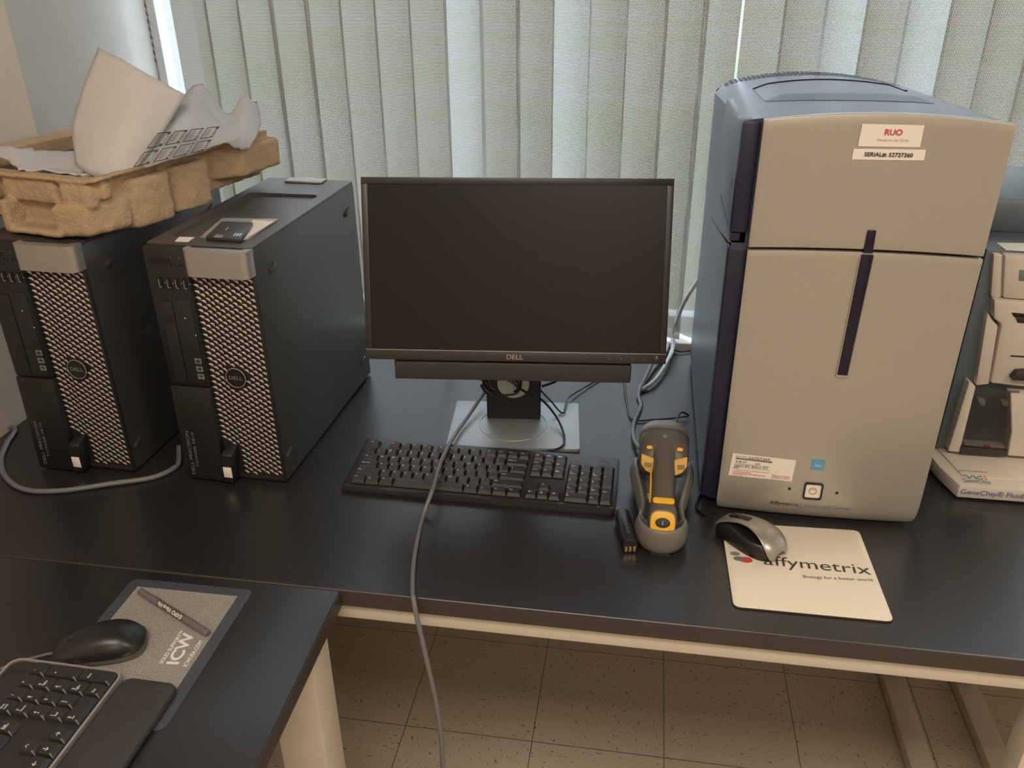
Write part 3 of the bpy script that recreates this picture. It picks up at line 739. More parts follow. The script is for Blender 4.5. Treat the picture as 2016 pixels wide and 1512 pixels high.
mb = MB(KX)
for k in range(3): mb.cyl((.368+k*.0145, yf+.003, .0075), (.368+k*.0145, yf+.003, .0079), .001, 0, 10)
mb.build('indicator_lights', 'dim', kb)

k2 = thing('palm_rest_keyboard', 'black keyboard with silver rim and palm rest at lower left', 'keyboard', (0, 0, T), R(90)-.012)
kc_ = at(241, 1322, z=T+.0165); k2.location = (kc_.x-.498*math.sin(.012)+.003, kc_.y-.4955, T)
mb = MB(); mb.slab(rrect(.471, .126, .011, 5, .2375, .065), .003, .0145, r=.002); mb.build('keyboard_case', 'keyb', k2)
mb = MB(); mb.ring(rrect(.475, .130, .013, 5, .2375, .065), rrect(.470, .125, .010, 5, .2375, .065), .002, .0165); mb.build('rim', 'rim', k2, label='silver rim')
mb = MB(); mb.slab(rrect(.467, .061, .011, 5, .2375, -.0325), .002, .014, r=.004); mb.build('palm_rest', 'palm', k2, label='soft black palm rest')
k2.scale = (1.045, 1.17, 1.0)
make_keyboard(k2, .022, .333, .3955, .0045, .0045+5*U+.0105, .0135, main=False)
mb = MB(); mb.tube([(.452+.010*math.cos(a), .112+.008*math.sin(a), .0146) for a in [2*math.pi*k/30 for k in range(31)]], .0003, seg=5, smooth=0)
mb.text('DELL', Matrix.Translation((.452, .112, .0148)), .0045); mb.build('logo_marking', 'bezel', k2, smooth=0)

# ------------------------------------------------------------------ tall scanner
s = thing('tall_scanner', 'tall silver-fronted blue instrument standing right of the monitor', 'lab instrument')
SX0, SX1, SY0, SY1 = .122, .4455, 1.156, 1.72
def arch(x): q = (x-SX0)/(SX1-SX0); return 1-(2*q-1)**2
def roof(x, y):
    f = (y-SY0)/(SY1-SY0); a = arch(x); edge = max(0, 1-(x-SX0)/.03)
    return 1.448-.026*f+a*(.012+.010*f)-.012*edge**2*f
mb = MB(); mb.span((SX0+.004, SY0, T+.012), (SX1-.004, SY1, 1.28), .01); mb.build('body', 'navy', s)
for x in (SX0+.04, SX1-.04):
    for y in (SY0+.05, SY1-.05): MB().cyl((x, y, T), (x, y, T+.014), .018).build('foot', 'black', s)
# curve between the top cover and the perforated side panel, in (y, z)
cv = [(1.156, 1.285)]
for u_, v_ in ((1438, 477), (1419, 454), (1402, 427), (1388, 385)):
    q = at(u_, v_, x=SX0); cv.append((min(q.y, 1.72), q.z))
cv[-1] = (1.72, 1.215)
# cover : roof shell with its side walls
def top_side(x, sgn):
    pts = [(x, y_, z_) for y_, z_ in cv]+[(x, 1.72, roof(x, 1.72)-.004), (x, 1.5, roof(x, 1.5)-.003), (x, 1.156, roof(x, 1.156)-.003)]
    return pts
mb = MB()
mb.prism(top_side(SX0-.002, 1), (.02, 0, 0)); mb.prism(top_side(SX1-.018, 1), (.02, 0, 0))
def rf(a, b):
    x = SX0-.002+(SX1-SX0+.004)*a; y = SY0+(SY1-SY0)*b
    lip = .004*max(0, 1-a/.04)+.004*max(0, 1-(1-a)/.04)
    return (x, y, roof(x, y)-lip)
mb.grid(rf, 40, 24); mb.grid(lambda a, b: (SX0+(SX1-SX0)*a, SY1, 1.2+(roof(SX0+(SX1-SX0)*a, SY1)-1.2)*b), 20, 2)
mb.grid(lambda a, b: (SX0+(SX1-SX0)*a, SY0, 1.27+(roof(SX0+(SX1-SX0)*a, SY0)-1.27)*b), 20, 2)
cvr = mb.build('top_cover', 'bluegrey', s, smooth=40)
mb = MB()
def lid(a, b):
    x = .165+.235*a; sy = 1.28+.045*(2*a-1)**2; ey = 1.515-.02*(2*a-1)**2
    y = sy+(ey-sy)*b; rise = .0055*min(1, b/.18, a/.10, (1-a)/.10)
    return (x, y, roof(x, y)+.0006+max(0, rise)*(1-.2*b))
mb.grid(lid, 40, 30); lo = mb.build('lid', 'bluegrey', s, smooth=60, label='raised curved lid on the roof')
mb = MB(); mb.tube([Vector(lid(a/30, 1.0))+Vector((0, .0015, .0006)) for a in range(31)]+[Vector(lid(1, 1.0))+Vector((.004, -.004, .001))], .0012, seg=5, smooth=0); mb.build('lid_seam', 'dark', lo)
mb = MB()
for k in range(40):
    for rr_ in range(3):
        x = SX0+.012+k*.0079; y = 1.655+rr_*.020-.0*k
        if x > SX1-.01: continue
        pts = [(x, y), (x+.0052, y), (x+.0052, y+.015), (x, y+.015)]
        mb.face([(p[0], p[1], roof(p[0], p[1])+.0012-.002*max(0, 1-(p[0]-SX0)/.03)) for p in pts])
mb.build('roof_vents', 'dark', s, smooth=0)
# side panel with slots
low = [(SX0-.001, y_, z_-.003) for y_, z_ in cv]+[(SX0-.001, 1.72, T+.014), (SX0-.001, 1.185, T+.014), (SX0-.001, 1.185, 1.25)]
low = [(SX0-.001, 1.185, 1.272)]+[(SX0-.001, y_, z_-.003) for y_, z_ in cv if y_ > 1.19]+[(SX0-.001, 1.72, T+.014), (SX0-.001, 1.185, T+.014)]
mb = MB(); mb.prism(low, (.006, 0, 0)); sp_ = mb.build('side_panel', 'sidegrey', s, label='perforated blue-grey side panel')
mb = MB()
for i in range(19):
    for j in range(34):
        y = 1.215+i*.0265; z = T+.035+j*.0125+(.006 if i % 2 else 0)
        if z > 1.22 or z > 1.262-(y-1.19)*.13: continue
        mb.face([(SX0-.0016, y, z), (SX0-.0016, y+.0022, z), (SX0-.0016, y+.0022, z+.0050), (SX0-.0016, y, z+.0050)])
mb.build('side_slots', 'dark', s, smooth=0)
mb = MB(); mb.span((SX0-.003, SY0-.001, T+.02), (SX0+.03, 1.186, 1.278), .004); mb.build('front_post', 'navy', s)
# door side grip
mb = MB(); mb.prism([(SX0-.003, 1.185, 1.302), (SX0-.003, 1.40, 1.318), (SX0-.003, 1.47, 1.345), (SX0-.003, 1.47, 1.40), (SX0-.003, 1.43, 1.436), (SX0-.003, 1.185, 1.440)], (.012, 0, 0), r=.003)
mb.build('door_grip', 'bluegrey', s)
mb = MB(); mb.span((SX0-.004, 1.150, 1.300), (SX0+.02, 1.186, 1.448), .004); mb.span((SX0-.0032, 1.152, 1.289), (SX0+.01, 1.36, 1.2995)); mb.build('door_edge', 'navy', s)
# silver front, two panels
def front(a, b, zlo, zhi, curl, arl, arh):
    x = .1435+(.4440-.1435)*a; ar = 1-(2*a-1)**2
    zl = zlo+arl*ar; zh = zhi+arh*ar; z = zl+(zh-zl)*b
    y = 1.140-.005*ar
    if curl and z < T+.065:
        q = (T+.065-z)/.062; y += .016*(1-math.sqrt(max(0, 1-min(1, q)**2)))
        x = .2938+(x-.2938)*(1-.03*max(0, (q-.6)/.4)**2.2)
    return (x, y, z)
mb = MB(); mb.grid(lambda a, b: front(a, b, 1.2835, 1.4515, False, .005, .011), 40, 12); du = mb.build('upper_door', 'sil_front', s, smooth=60, label='silver upper door')
mb = MB(); mb.grid(lambda a, b: front(a, (b**1.6), T+.004, 1.2795, True, 0, .005), 40, 60); dl = mb.build('lower_panel', 'sil_front', s, smooth=60, label='silver lower front panel')
for o in (du, dl):
    so = o.modifiers.new('s', 'SOLIDIFY'); so.thickness = .012; so.offset = -1 if o.data.polygons[0].normal.y < 0 else 1 
    be = o.modifiers.new('b', 'BEVEL'); be.width = .0012; be.segments = 2; be.limit_method = 'ANGLE'; be.angle_limit = R(50)
def fy(x, z=9):
    q = max(0, min(1, (T+.065-z)/.062))
    return 1.140-.005*(1-(2*(x-.1435)/.3005-1)**2)+.016*(1-math.sqrt(1-q*q))
def on_front(u, v): 
    q = at(u, v, y=1.137); return q
mb = MB()
a_, b_ = on_front(1716, 452), on_front(1657, 738)
mb.prism([(a_.x-.0055, fy(.297)-.0022, a_.z), (a_.x+.0055, fy(.297)-.0022, a_.z), (a_.x+.0062, fy(.297)-.0022, 1.284), (a_.x-.0062, fy(.297)-.0022, 1.284)], (0, .006, 0), r=.001)
mb.prism([(a_.x-.0075, fy(.297)-.0016, 1.282), (a_.x+.0078, fy(.297)-.0016, 1.282), (b_.x+.0068, fy(.297)-.0016, b_.z), (b_.x-.0068, fy(.297)-.0016, b_.z)], (0, .006, 0), r=.001)
mb.build('door_slot', 'purple', s, label='dark purple vertical slot')
mb = MB(); mb.span((b_.x-.0085, fy(.297)-.0026, b_.z-.003), (b_.x+.0085, fy(.297)+.001, b_.z+.0012), .001); 
for sg in (-1, 1): mb.prism([(b_.x+sg*.0072, fy(.297)-.002, b_.z), (b_.x+sg*.0086, fy(.297)-.002, b_.z), (a_.x+sg*.0092, fy(.297)-.002, 1.28), (a_.x+sg*.0080, fy(.297)-.002, 1.28)], (0, .003, 0))
mb.build('slot_trim', 'rim', s)
def flabel(name, pts, matn, parent=s, off=.0012, label=None):
    P4 = [on_front(*q) for q in pts]
    mb = MB(); mb.prism([(p.x, fy(p.x)-off, p.z) for p in P4], (0, .0008, 0)); 
    return mb.build(name, matn, parent, label=label), P4
l1, q1 = flabel('label', [(1697, 243), (1819, 246), (1810, 289), (1688, 287)], 'paper', label='white label printed RUO')
l2, q2 = flabel('label', [(1680, 292), (1822, 294), (1818, 315), (1676, 313)], 'paper', label='white serial number label')
def ftext(txt, u, v, width, matn, parent, size=None, bold=0, off=.0016, sx=None, slope=0, name='lettering'):
    p = on_front(u, v); u0, v0 = u-width/2, v-slope/2; u1 = u+width/2
    wd = (on_front(u1, v)-on_front(u0, v)).length
    mb = MB(); X = frame((p.x, fy(p.x, p.z)-off, p.z), (1, 0, -0.0), (0, 0, 1))
    mb.text(txt, X, size, 0, width=wd, bold=bold)
    return mb.build(name, matn, parent, smooth=0)
ftext('RUO', 1758, 260, 34, 'red', l1, .0100, .0003)
ftext('(Research Use Only)', 1756, 275, 63, 'pink', l1, .0045)
ftext('SERIAL#: 52727360', 1748, 304, 95, 'ink', l2, .0072, .0002)
l3, q3 = flabel('label', [(1443, 893), (1567, 905), (1558, 946), (1434, 936)], 'paper', label='handwritten service label with red footer')
mb = MB()
def lab(a, b): return (q3[0].lerp(q3[1], a)).lerp(q3[3].lerp(q3[2], a), b)
def lq(a0, b0, a1, b1, m):
    pp = [lab(a0, b0), lab(a1, b0), lab(a1, b1), lab(a0, b1)]
    mb.face([(p.x, fy(p.x)-.0015, p.z) for p in pp], m)
def lt(txt, a, b, wd, size, m):
    p = lab(a, b); dx = lab(a+.05, b)-lab(a-.05, b); mb.text(txt, frame((p.x, fy(p.x)-.0017, p.z), dx, (0, 0, 1)), size, m, width=wd)
lq(.06, .16, .64, .23, 1)
for k, b in enumerate((.42, .57, .70)): lq(.06, b, .62, b+.012, 1)
lq(.05, .78, .35, .80, 2); lq(.05, .86, .58, .885, 2); lq(.05, .94, .22, .955, 2)
lt('Serial number:', .15, .09, .018, .0035, 1); lt('52727360', .43, .10, .032, .0055, 0); lt('4-8-21', .16, .33, .016, .0055, 0); lt('KM', .42, .35, .006, .0050, 0)
lt('NEXT PM  Before 2023', .34, .50, .052, .0055, 0); lt('921', .10, .62, .007, .0045, 0)
lt('Thermo Fisher', .82, .80, .028, .0058, 2); lt('SCIENTIFIC', .82, .90, .028, .0034, 2)
mb.build('lettering', ['ink', 'greyink', 'red'], l3, smooth=0)
l4, q4 = flabel('label', [(1599, 903), (1624, 905), (1621, 924), (1596, 922)], 'stickblue', label='small blue square sticker')
ftext('TMC', 1610, 915, 15, 'white', l4, .006)
mb = MB(); p = on_front(1600, 965)
mb.ring(rrect(.028, .030, .004, 4), rrect(.023, .025, .003, 4), 0, .003, floor=.001, fm=1)
pb_ = mb.build('power_button', ['purple', 'paper'], s); pb_.matrix_local = Matrix.Translation((p.x, fy(p.x)+.0008, p.z)) @ XZ
mb = MB(); mb.tube([(.0055*math.cos(a), .0055*math.sin(a), .0018) for a in [math.pi*(.62+1.76*k/24) for k in range(25)]], .0007, seg=6, smooth=0)
mb.tube([(0, .002, .0018), (0, .0065, .0018)], .0007, seg=6, smooth=0)
mb.build('power_marking', 'gold', pb_)
for u, v in ((1554, 961), (1647, 969)):
    p = on_front(u, v); MB().box((p.x, fy(p.x)-.0002, p.z), (.0035, .002, .0035)).build('indicator_light', 'dark', s)
ftext('Affymetrix', 1544, 992, 57, 'ink', s, .0085, .00012, off=.0004)
ftext('|', 1576, 994, 2, 'greyink', s, .012, off=.0005)
ftext('GeneChip\u00ae Scanner', 1628, 999, 94, 'greyink', s, .0085, off=.0005)

# ------------------------------------------------------------------ fluidics instrument at the right edge
fl = thing('fluidics_instrument', 'cream and slate lab instrument cut by the right frame edge', 'lab instrument')
def pz(pts, z): return [tuple(at(u, v, z=z)[:2]) for u, v in pts]
bz_ = [(.508, 1.70), (.510, 1.340), (.517, 1.29), (.533, 1.236), (.745, 1.236), (.745, 1.70)]
mb = MB(); mb.slab(bz_, T+.003, T+.027, r=.003); mb.slab([(.53, 1.69), (.53, 1.34), (.545, 1.262), (.73, 1.262), (.73, 1.69)], T+.026, T+.030, r=.002); mb.build('base', 'cream', fl)
mb = MB(); mb.span((.525, 1.345, T+.029), (.725, 1.70, 1.232), .004); mb.span((.530, 1.44, 1.23), (.725, 1.70, 1.287), .010); mb.build('housing', 'fside', fl)
def PY(pts, y0, y1, name, matn, r=.003, label=None, parent=fl):
    q = [at(u, v, y=y0) for u, v in pts]
    mb = MB(); mb.prism([(p.x, y0, p.z) for p in q], (0, y1-y0, 0), r=r); return mb.build(name, matn, parent, label=label)
PY([(1978, 502), (2085, 508), (2085, 596), (1974, 588)], 1.33, 1.40, 'front_module', 'cream', .005)
PY([(1956, 500), (1976, 502), (1973, 588), (1950, 586)], 1.335, 1.44, 'module_end', 'cream', .004)
PY([(2008, 532), (2060, 534), (2058, 556), (2006, 553)], 1.3285, 1.332, 'display', 'lcd', .001)
PY([(1957, 590), (2085, 600), (2085, 770), (1950, 755), (1970, 650), (1972, 640), (1957, 628)], 1.325, 1.40, 'front_module', 'cream', .004)
PY([(1944, 615), (1956, 632), (1966, 642), (1948, 757), (1921, 760)], 1.33, 1.42, 'module_end', 'cream', .003)
PY([(1992, 616), (2090, 624), (2090, 630), (1997, 624)], 1.3235, 1.33, 'vent_slot', 'dark', .0005)
PY([(1998, 622), (2060, 628), (2060, 640), (2004, 636)], 1.3235, 1.33, 'button', 'bezel', .001)
PY([(1990, 700), (2090, 706), (2090, 708), (1990, 702)], 1.3235, 1.327, 'vent_slot', 'dark', .0002)
PY([(1992, 745), (2003, 733), (2060, 730), (2060, 752), (1994, 750)], 1.312, 1.33, 'lever', 'bezel', .002)
PY([(1908, 752), (1922, 762), (1890, 892), (1866, 889)], 1.325, 1.42, 'side_post', 'cream', .003)
PY([(1924, 764), (2008, 770), (1985, 880), (1893, 874)], 1.36, 1.375, 'window_backing', 'dark', .001)
PY([(1924, 764), (2008, 770), (1982, 888), (1890, 884)], 1.325, 1.328, 'window_panel', 'smoke', .0005, label='smoked clear window')
PY([(1893, 880), (1984, 888), (1981, 899), (1890, 893)], 1.322, 1.33, 'window_sill_bar', 'bezel', .001)
PY([(1900, 873), (1980, 879), (1978, 887), (1897, 882)], 1.33, 1.36, 'warning_plate', 'cream', .0005)
PY([(1918, 876), (1924, 885), (1911, 885)], 1.3285, 1.33, 'warning_mark', 'yellow', 0)
PY([(1938, 876), (1950, 877), (1949, 886), (1937, 885)], 1.3285, 1.33, 'warning_mark', 'red', 0)
PY([(1925, 786), (1940, 788), (1940, 800), (1930, 798)], 1.335, 1.36, 'clip', 'cream', .001)
PY([(1972, 790), (1990, 792), (1988, 802), (1975, 800)], 1.335, 1.36, 'clip', 'cream', .001)
PY([(1990, 775), (2085, 780), (2085, 905), (1984, 898), (1992, 850)], 1.322, 1.40, 'front_module', 'cream', .003)
mb = MB(); mb.slab(pz([(1962, 476), (2060, 478), (2060, 494), (1980, 490)], 1.234), 1.2318, 1.2328); mb.build('label', 'paper', fl)
mb = MB(); zt = T+.0304
def ztext(txt, u, v, width, size, m, z=zt):
    a, b = at(u-width/2, v, z=z), at(u+width/2, v, z=z); p = at(u, v, z=z); mb.text(txt, Matrix.Translation((p.x, p.y, z)), size, m, width=b.x-a.x)
ztext('AFFYMETRIX', 1916, 928, 55, .006, 2)
ztext('GeneChip', 1923, 947, 52, .015, 1)
ctr = at(1908, 938, z=zt)
mb.tube([(ctr.x-.008+k*.0016, ctr.y+.004*math.sin(k*.9), zt) for k in range(16)], .0007, 1, 5, 0)
for k in range(4): mb.box((ctr.x+.019+.006*(k % 2), ctr.y-.003+.006*(k//2), zt), (.0025, .0025, .0005), m=3)
p = at(1955, 979, y=1.2365)
mb.text('GeneChip\u00ae Fluidics Station', frame((p.x+.024, 1.2348, T+.0155), (1, 0, 0), (0, 0, 1)), .0125, 0, width=.150)
mb.build('lettering', ['blueink', 'teal', 'greyink', 'red'], fl, smooth=0)

# ------------------------------------------------------------------ barcode scanner and cradle
GX = .0565; GR = Matrix.Translation((GX, 1.010, T))
cr = thing('scanner_cradle', 'grey desktop cradle holding the handheld barcode scanner', 'cradle', (0, 0, 0))
mb = MB(GR)
def U_prof(y, wd, h, tk, fl_, flare=0, cx=0.0, dy=0):
    return [(cx-wd/2+.004, y, .002), (cx-wd/2-flare, y+dy, h*.55), (cx-wd/2+tk*.3, y+dy, h), (cx-wd/2+tk, y+dy, h-.001), (cx-wd/2+tk+.002, y, fl_), (cx+wd/2-tk-.002, y, fl_), (cx+wd/2-tk, y+dy, h-.001), (cx+wd/2-tk*.3, y+dy, h), (cx+wd/2+flare, y+dy, h*.55), (cx+wd/2-.004, y, .002)]
secs = []
for (y, wd, h, tk, f_, fl_) in ((.045, .076, .044, .009, .012, .003), (.065, .072, .042, .010, .014, .002), (.085, .070, .046, .011, .016, .001), (.11, .078, .056, .010, .018, .005), (.14, .088, .060, .009, .020, .007), (.17, .094, .062, .008, .022, .009), (.190, .094, .058, .008, .024, .009), (.205, .092, .050, .009, .026, .006), (.220, .086, .040, .010, .024, .002), (.230, .080, .028, .014, .020, 0)):
    secs.append(U_prof(y, wd, h, tk, f_, fl_))
SM = []
for i in range(len(secs)-1):
    for k in range(3): SM.append([tuple(Vector(a).lerp(Vector(b), k/3)) for a, b in zip(secs[i], secs[i+1])])
SM.append(secs[-1])
mb.loft(SM)
# cup at the front
cr_out = []; N = 20
def cup(a, r, z): return (r*1.0*math.cos(a), .045-r*1.05*math.sin(a), z)
rings = []
for r_, z_ in ((.033, .002), (.038, .006), (.0405, .020), (.0395, .034), (.0365, .0435), (.034, .045), (.031, .043), (.029, .030), (.028, .014)):
    rings.append([cup(math.pi*k/N, r_, z_) for k in range(N+1)])
mb.loft(rings, closed=False)
mb.face([cup(math.pi*k/N, .028, .014) for k in range(N+1)]); 
cb = mb.build('cradle_body', 'gun2', cr, smooth=70)
sd = cb.modifiers.new('s', 'SUBSURF'); sd.levels = 1; sd.render_levels = 1
mb = MB(GR); mb.span((-.015, .0065, 0), (.015, .02, .004), .001); mb.build('foot', 'matte', cr)
mb = MB(GR); mb.span((-.033, .075, .018), (.033, .222, .026), .004); mb.build('cradle_floor', 'gun', cr)
mb = MB(GR); mb.box((-.021, .122, .0275), (.020, .014, .0008), m=0)
for k in range(6): mb.box((-.026+k*.0022, .122, .0281), (.0006+.0004*(k % 2), .009, .0004), m=1)
mb.build('barcode_label', ['paper', 'ink'], cr)
gn = thing('barcode_scanner', 'grey and yellow handheld barcode scanner lying in its cradle', 'barcode scanner', (0, 0, 0))
def lof(sections, n=24, e=2.4):
    P_ = []
    secs_ = [Vector(q) for q in sections]
    # interpolate sections (y, z, w, h)
    out = []
    for q in cat4(sections, 5):
        y, z, w_, h_ = q; out.append([(a, y, z+b) for a, b in se(w_, h_, n, e)])
    return out
def cat4(S, n):
    out = []
    for i in range(len(S)-1):
        p1, p2 = S[i], S[i+1]; p0 = S[i-1] if i else p1; p3 = S[i+2] if i+2 < len(S) else p2
        for k in range(n):
            t = k/n
            out.append(tuple(.5*(2*b+(-a+c_)*t+(2*a-5*b+4*c_-d)*t*t+(-a+3*b-3*c_+d)*t**3) for a, b, c_, d in zip(p0, p1, p2, p3)))
    out.append(tuple(S[-1])); return out
mb = MB(GR)
mb.loft(lof([(.026, .043, .038, .044), (.034, .046, .043, .046), (.046, .050, .042, .044), (.062, .056, .035, .040), (.09, .066, .033, .037), (.12, .077, .033, .036), (.14, .084, .035, .036), (.160, .088, .050, .040)]))
mb.build('handle', 'gun', gn, smooth=70, label='grey rubber handle')
mb = MB(GR)
def headring(y, z, w_, h_): return [(a, y-.25*b, z+b) for a, b in se(w_, h_, 32, 2.8)]
hs = [(.137, .066, .056, .016), (.143, .067, .071, .040), (.158, .074, .078, .056), (.180, .082, .080, .060), (.200, .086, .079, .058), (.216, .085, .070, .050), (.228, .085, .058, .040), (.234, .083, .046, .026)]
mb.loft([headring(*q) for q in cat4(hs, 4)])
hd_ = mb.build('head', 'gun', gn, smooth=70)
mb = MB(GR); hs2 = [(.196, .087, .0815, .061), (.204, .088, .0808, .061), (.218, .088, .073, .055), (.231, .088, .060, .044), (.238, .088, .050, .028)]
mb.loft([headring(*q) for q in cat4(hs2, 4)]); mb.build('bumper', 'gun2', gn, smooth=70, label='paler rubber bumper of the head')
# yellow details
def blob(c, sx, sy, sz, matn, name, tl=0, parent=gn, tz=0, rr=.38):
    mb = MB(GR @ Matrix.Translation(c) @ Matrix.Rotation(tz, 4, 'Z') @ Matrix.Rotation(tl, 4, 'X'))
    mb.slab(rrect(sx, sy, min(sx, sy)*rr, 5), -sz, 0, r=min(sz*.4, .0012)); return mb.build(name, matn, parent)
for sg in (-1, 1):
    blob((sg*.0235, .1490, .1020), .0095, .0060, .004, 'yellow', 'side_window', R(42), tz=-sg*.2)
    Xy = GR @ Matrix.Translation((sg*.0262, .1315, .084)) @ Matrix.Rotation(sg*.15, 4, 'Z') @ Matrix.Rotation(R(52), 4, 'X')
    mb = MB(Xy); mb.slab(rounded_poly([(sg*q[0], q[1]) for q in ((.0110, .0130), (-.0100, .0085), (-.0105, -.0170), (.0010, -.0125), (.0095, -.0030))], .003), -.004, 0, r=.0010)
    yb = mb.build('yellow_panel', 'amber', gn)
    mb = MB(Xy); 
    for k in range(6): mb.box((-sg*.001+(-.006+k*.0024+.001)*.8, -.0035, .0003), (.0008+.0005*(k % 2), .0075, .0004))
    mb.build('barcode_marking', 'ink', yb)
blob((0, .045, .0745), .032, .010, .004, 'yellow', 'release_button', R(22))
mb = MB(GR @ Matrix.Translation((0, .0195, .0520)) @ Matrix.Rotation(R(60), 4, 'X'))
mb.slab(se(.036, .034, 28, 3), -.004, .0015, r=.0012); mb.slab(se(.040, .039, 28, 3), -.012, -.001, 1, r=.0015)
mb.slab(se(.022, .015, 28, 2), 0, .0022, 2, r=.0006); mb.box((0, 0, .0025), (.002, .006, .0006), m=3)
mb.build('end_cap', ['yellow', 'gun', 'matte', 'dim'], gn, label='yellow end cap with black oval')
mb = MB(GR); mb.tube([(-.0195, .058, .060), (-.0190, .09, .070), (-.0195, .115, .078)], .0016, seg=6); mb.build('side_stripe', 'yellow', gn)
mb = MB(GR); mb.ring(se(.006, .006, 20, 2, (0, .170)), se(.0046, .0046, 20, 2, (0, .170)), .1100, .1127); mb.build('button_marking', 'rim', gn)

# battery
a_, b_ = at(1241, 1076, z=T+.012), at(1224, 1012, z=T+.012)
bt = thing('battery_pack', 'small black battery pack with three gold contacts beside the cradle', 'battery')
ax = (b_-a_); ln = ax.length; ax.normalize()
Xb = Matrix.Translation((a_.x, a_.y, T)) @ Matrix.Rotation(math.atan2(ax.y, ax.x)-math.pi/2, 4, 'Z')
mb = MB(Xb); mb.loft([[(p[0], y, .0125+p[1]) for p in se(w_, h_, 24, 2.6)] for y, w_, h_ in ((.0, .020, .020), (.001, .0225, .0235), (.018, .0235, .0245), (ln-.006, .0235, .0245), (ln-.001, .021, .022), (ln, .017, .018))]); mb.build('cell_body', 'softblack', bt, smooth=50)
mb = MB(Xb)
for k in (-1, 0, 1): mb.span((k*.0062-.0019, -.0012, .003), (k*.0062+.0019, .0015, .012), .0004)
mb.build('contacts', 'gold', bt)
mb = MB(Xb); 
for k in range(9): mb.box((-.001, ln*(.22+.065*k), .02485), (.0035-.001*(k % 2), .0016, .0002))
mb.build('printed_marks', 'dim', bt, smooth=0)

# ------------------------------------------------------------------ mouse mats, mice, pen
pd = thing('white_mouse_mat', 'cream mouse mat printed affymetrix in front of the tall scanner', 'mouse mat')
pp = q_on([(1420, 1028), (1691, 1045), (1760, 1224), (1444, 1194)], T+.003)
mb = MB(); mb.slab(rounded_poly(pp, .010), T, T+.0022); mb.build('rubber_backing', 'padblack', pd)
mb = MB(); mb.slab(rounded_poly(pp, .010), T+.0022, T+.0036, r=.0004); mb.build('surface', 'padwhite', pd)
zp = T+.0040
def flat_text(mb, txt, ua, va, ub, vb, z, size, m=0, bold=0):
    a, b = at(ua, va, z=z), at(ub, vb, z=z); x = b-a
    mb.text(txt, frame((a+b)/2, x, Vector((-x.y, x.x, 0))), size, m, width=x.length, bold=bold)
mb = MB()
flat_text(mb, 'affymetrix', 1502, 1103, 1713, 1123, zp, .031, 0)
flat_text(mb, 'Biology for a better world', 1581, 1135, 1718, 1142, zp, .0085, 0)
for (u_, v_, rx, m_) in ((1447, 1090, .0085, 2), (1455, 1100, .0095, 3), (1468, 1102, .012, 1)):
    p = at(u_, v_, z=zp); mb.face([(p.x+a*1.3, p.y+b, zp+.0001*m_) for a, b in se(rx*1.3, rx*1.1, 24, 2)], m_)
mb.build('lettering', ['ink', 'red', 'rim', 'greyink'], pd, smooth=0)

def mouse_shell(L_, W_m, H_m, split=None):
    """rings from nose (y=L) to tail (y=0)"""
    prof = [(0.0, .30, .25), (.03, .62, .45), (.10, .84, .70), (.22, .97, .93), (.38, 1.0, 1.0), (.55, .96, .95), (.72, .90, .80), (.88, .82, .58), (.96, .70, .42), (1.0, .45, .25)]
    rings = []
    for t_, w_, h_ in [q for q in cat4([(a, b, c_) for a, b, c_ in prof], 3)]:
        ring = []
        for k in range(25):
            a = math.pi*k/24; ca, sa = math.cos(a), math.sin(a)
            ring.append((W_m/2*w_*math.copysign(abs(ca)**.75, ca), t_*L_, .003+(H_m-.003)*h_*abs(sa)**.8))
        rings.append(ring)
    return rings
ms = thing('silver_mouse', 'silver and black mouse on the corner of the cream mat', 'mouse')
tl, ns = at(1528, 1090, z=T+.010), at(1424, 1028, z=T+.012)
hd = math.atan2((ns-tl).y, (ns-tl).x)-math.pi/2; Lm = (ns-tl).length+.010
Xs = Matrix.Translation((tl.x, tl.y, T+.0036)) @ Matrix.Rotation(hd, 4, 'Z') @ Matrix.Translation((0, -.006, 0))
def strip(rings, i0, i1): return [r[i0:i1] for r in rings]
RG = mouse_shell(Lm, .066, .036)
mb = MB(Xs); mb.loft([r+[(r[-1][0]*.96, r[-1][1], 0), (r[0][0]*.96, r[0][1], 0)] for r in [[(x*.92, y*.93+.005, min(z, .024)) for x, y, z in q] for q in RG]]); mb.build('lower_body', 'softblack', ms, smooth=50)
mb = MB(Xs); N0 = 0
shell = []
for i, r in enumerate(RG):
    f = i/(len(RG)-1); cut = 24-9.5*max(0, math.sin(math.pi*min(1, max(0, (f-.10)/.93))))**.7
    shell.append([r[k*cut/24 if False else min(24, int(k*cut/24))] if False else tuple(Vector(r[int(math.floor(k*cut/24))]).lerp(Vector(r[min(24, int(math.floor(k*cut/24))+1)]), k*cut/24-math.floor(k*cut/24))) for k in range(25)])
mb.loft([[(x*1.02, y, z+.0012) for x, y, z in q] for q in shell], closed=False)
so = mb.build('top_shell', 'mousetop', ms, smooth=60, label='silver top shell'); md = so.modifiers.new('s', 'SOLIDIFY'); md.thickness = .0016; md.offset = 1
mb = MB(Xs); mb.box((.002, Lm*.70, .0315), (.011, .036, .006), .002, rot=Matrix.Rotation(R(-16), 4, 'X')); mb.build('wheel_strip', 'softblack', ms)
mb = MB(Xs); mb.cyl((-.0015, Lm*.73, .0285), (.0055, Lm*.73, .0285), .0072, 0, 20); mb.build('scroll_wheel', 'bezel', ms)

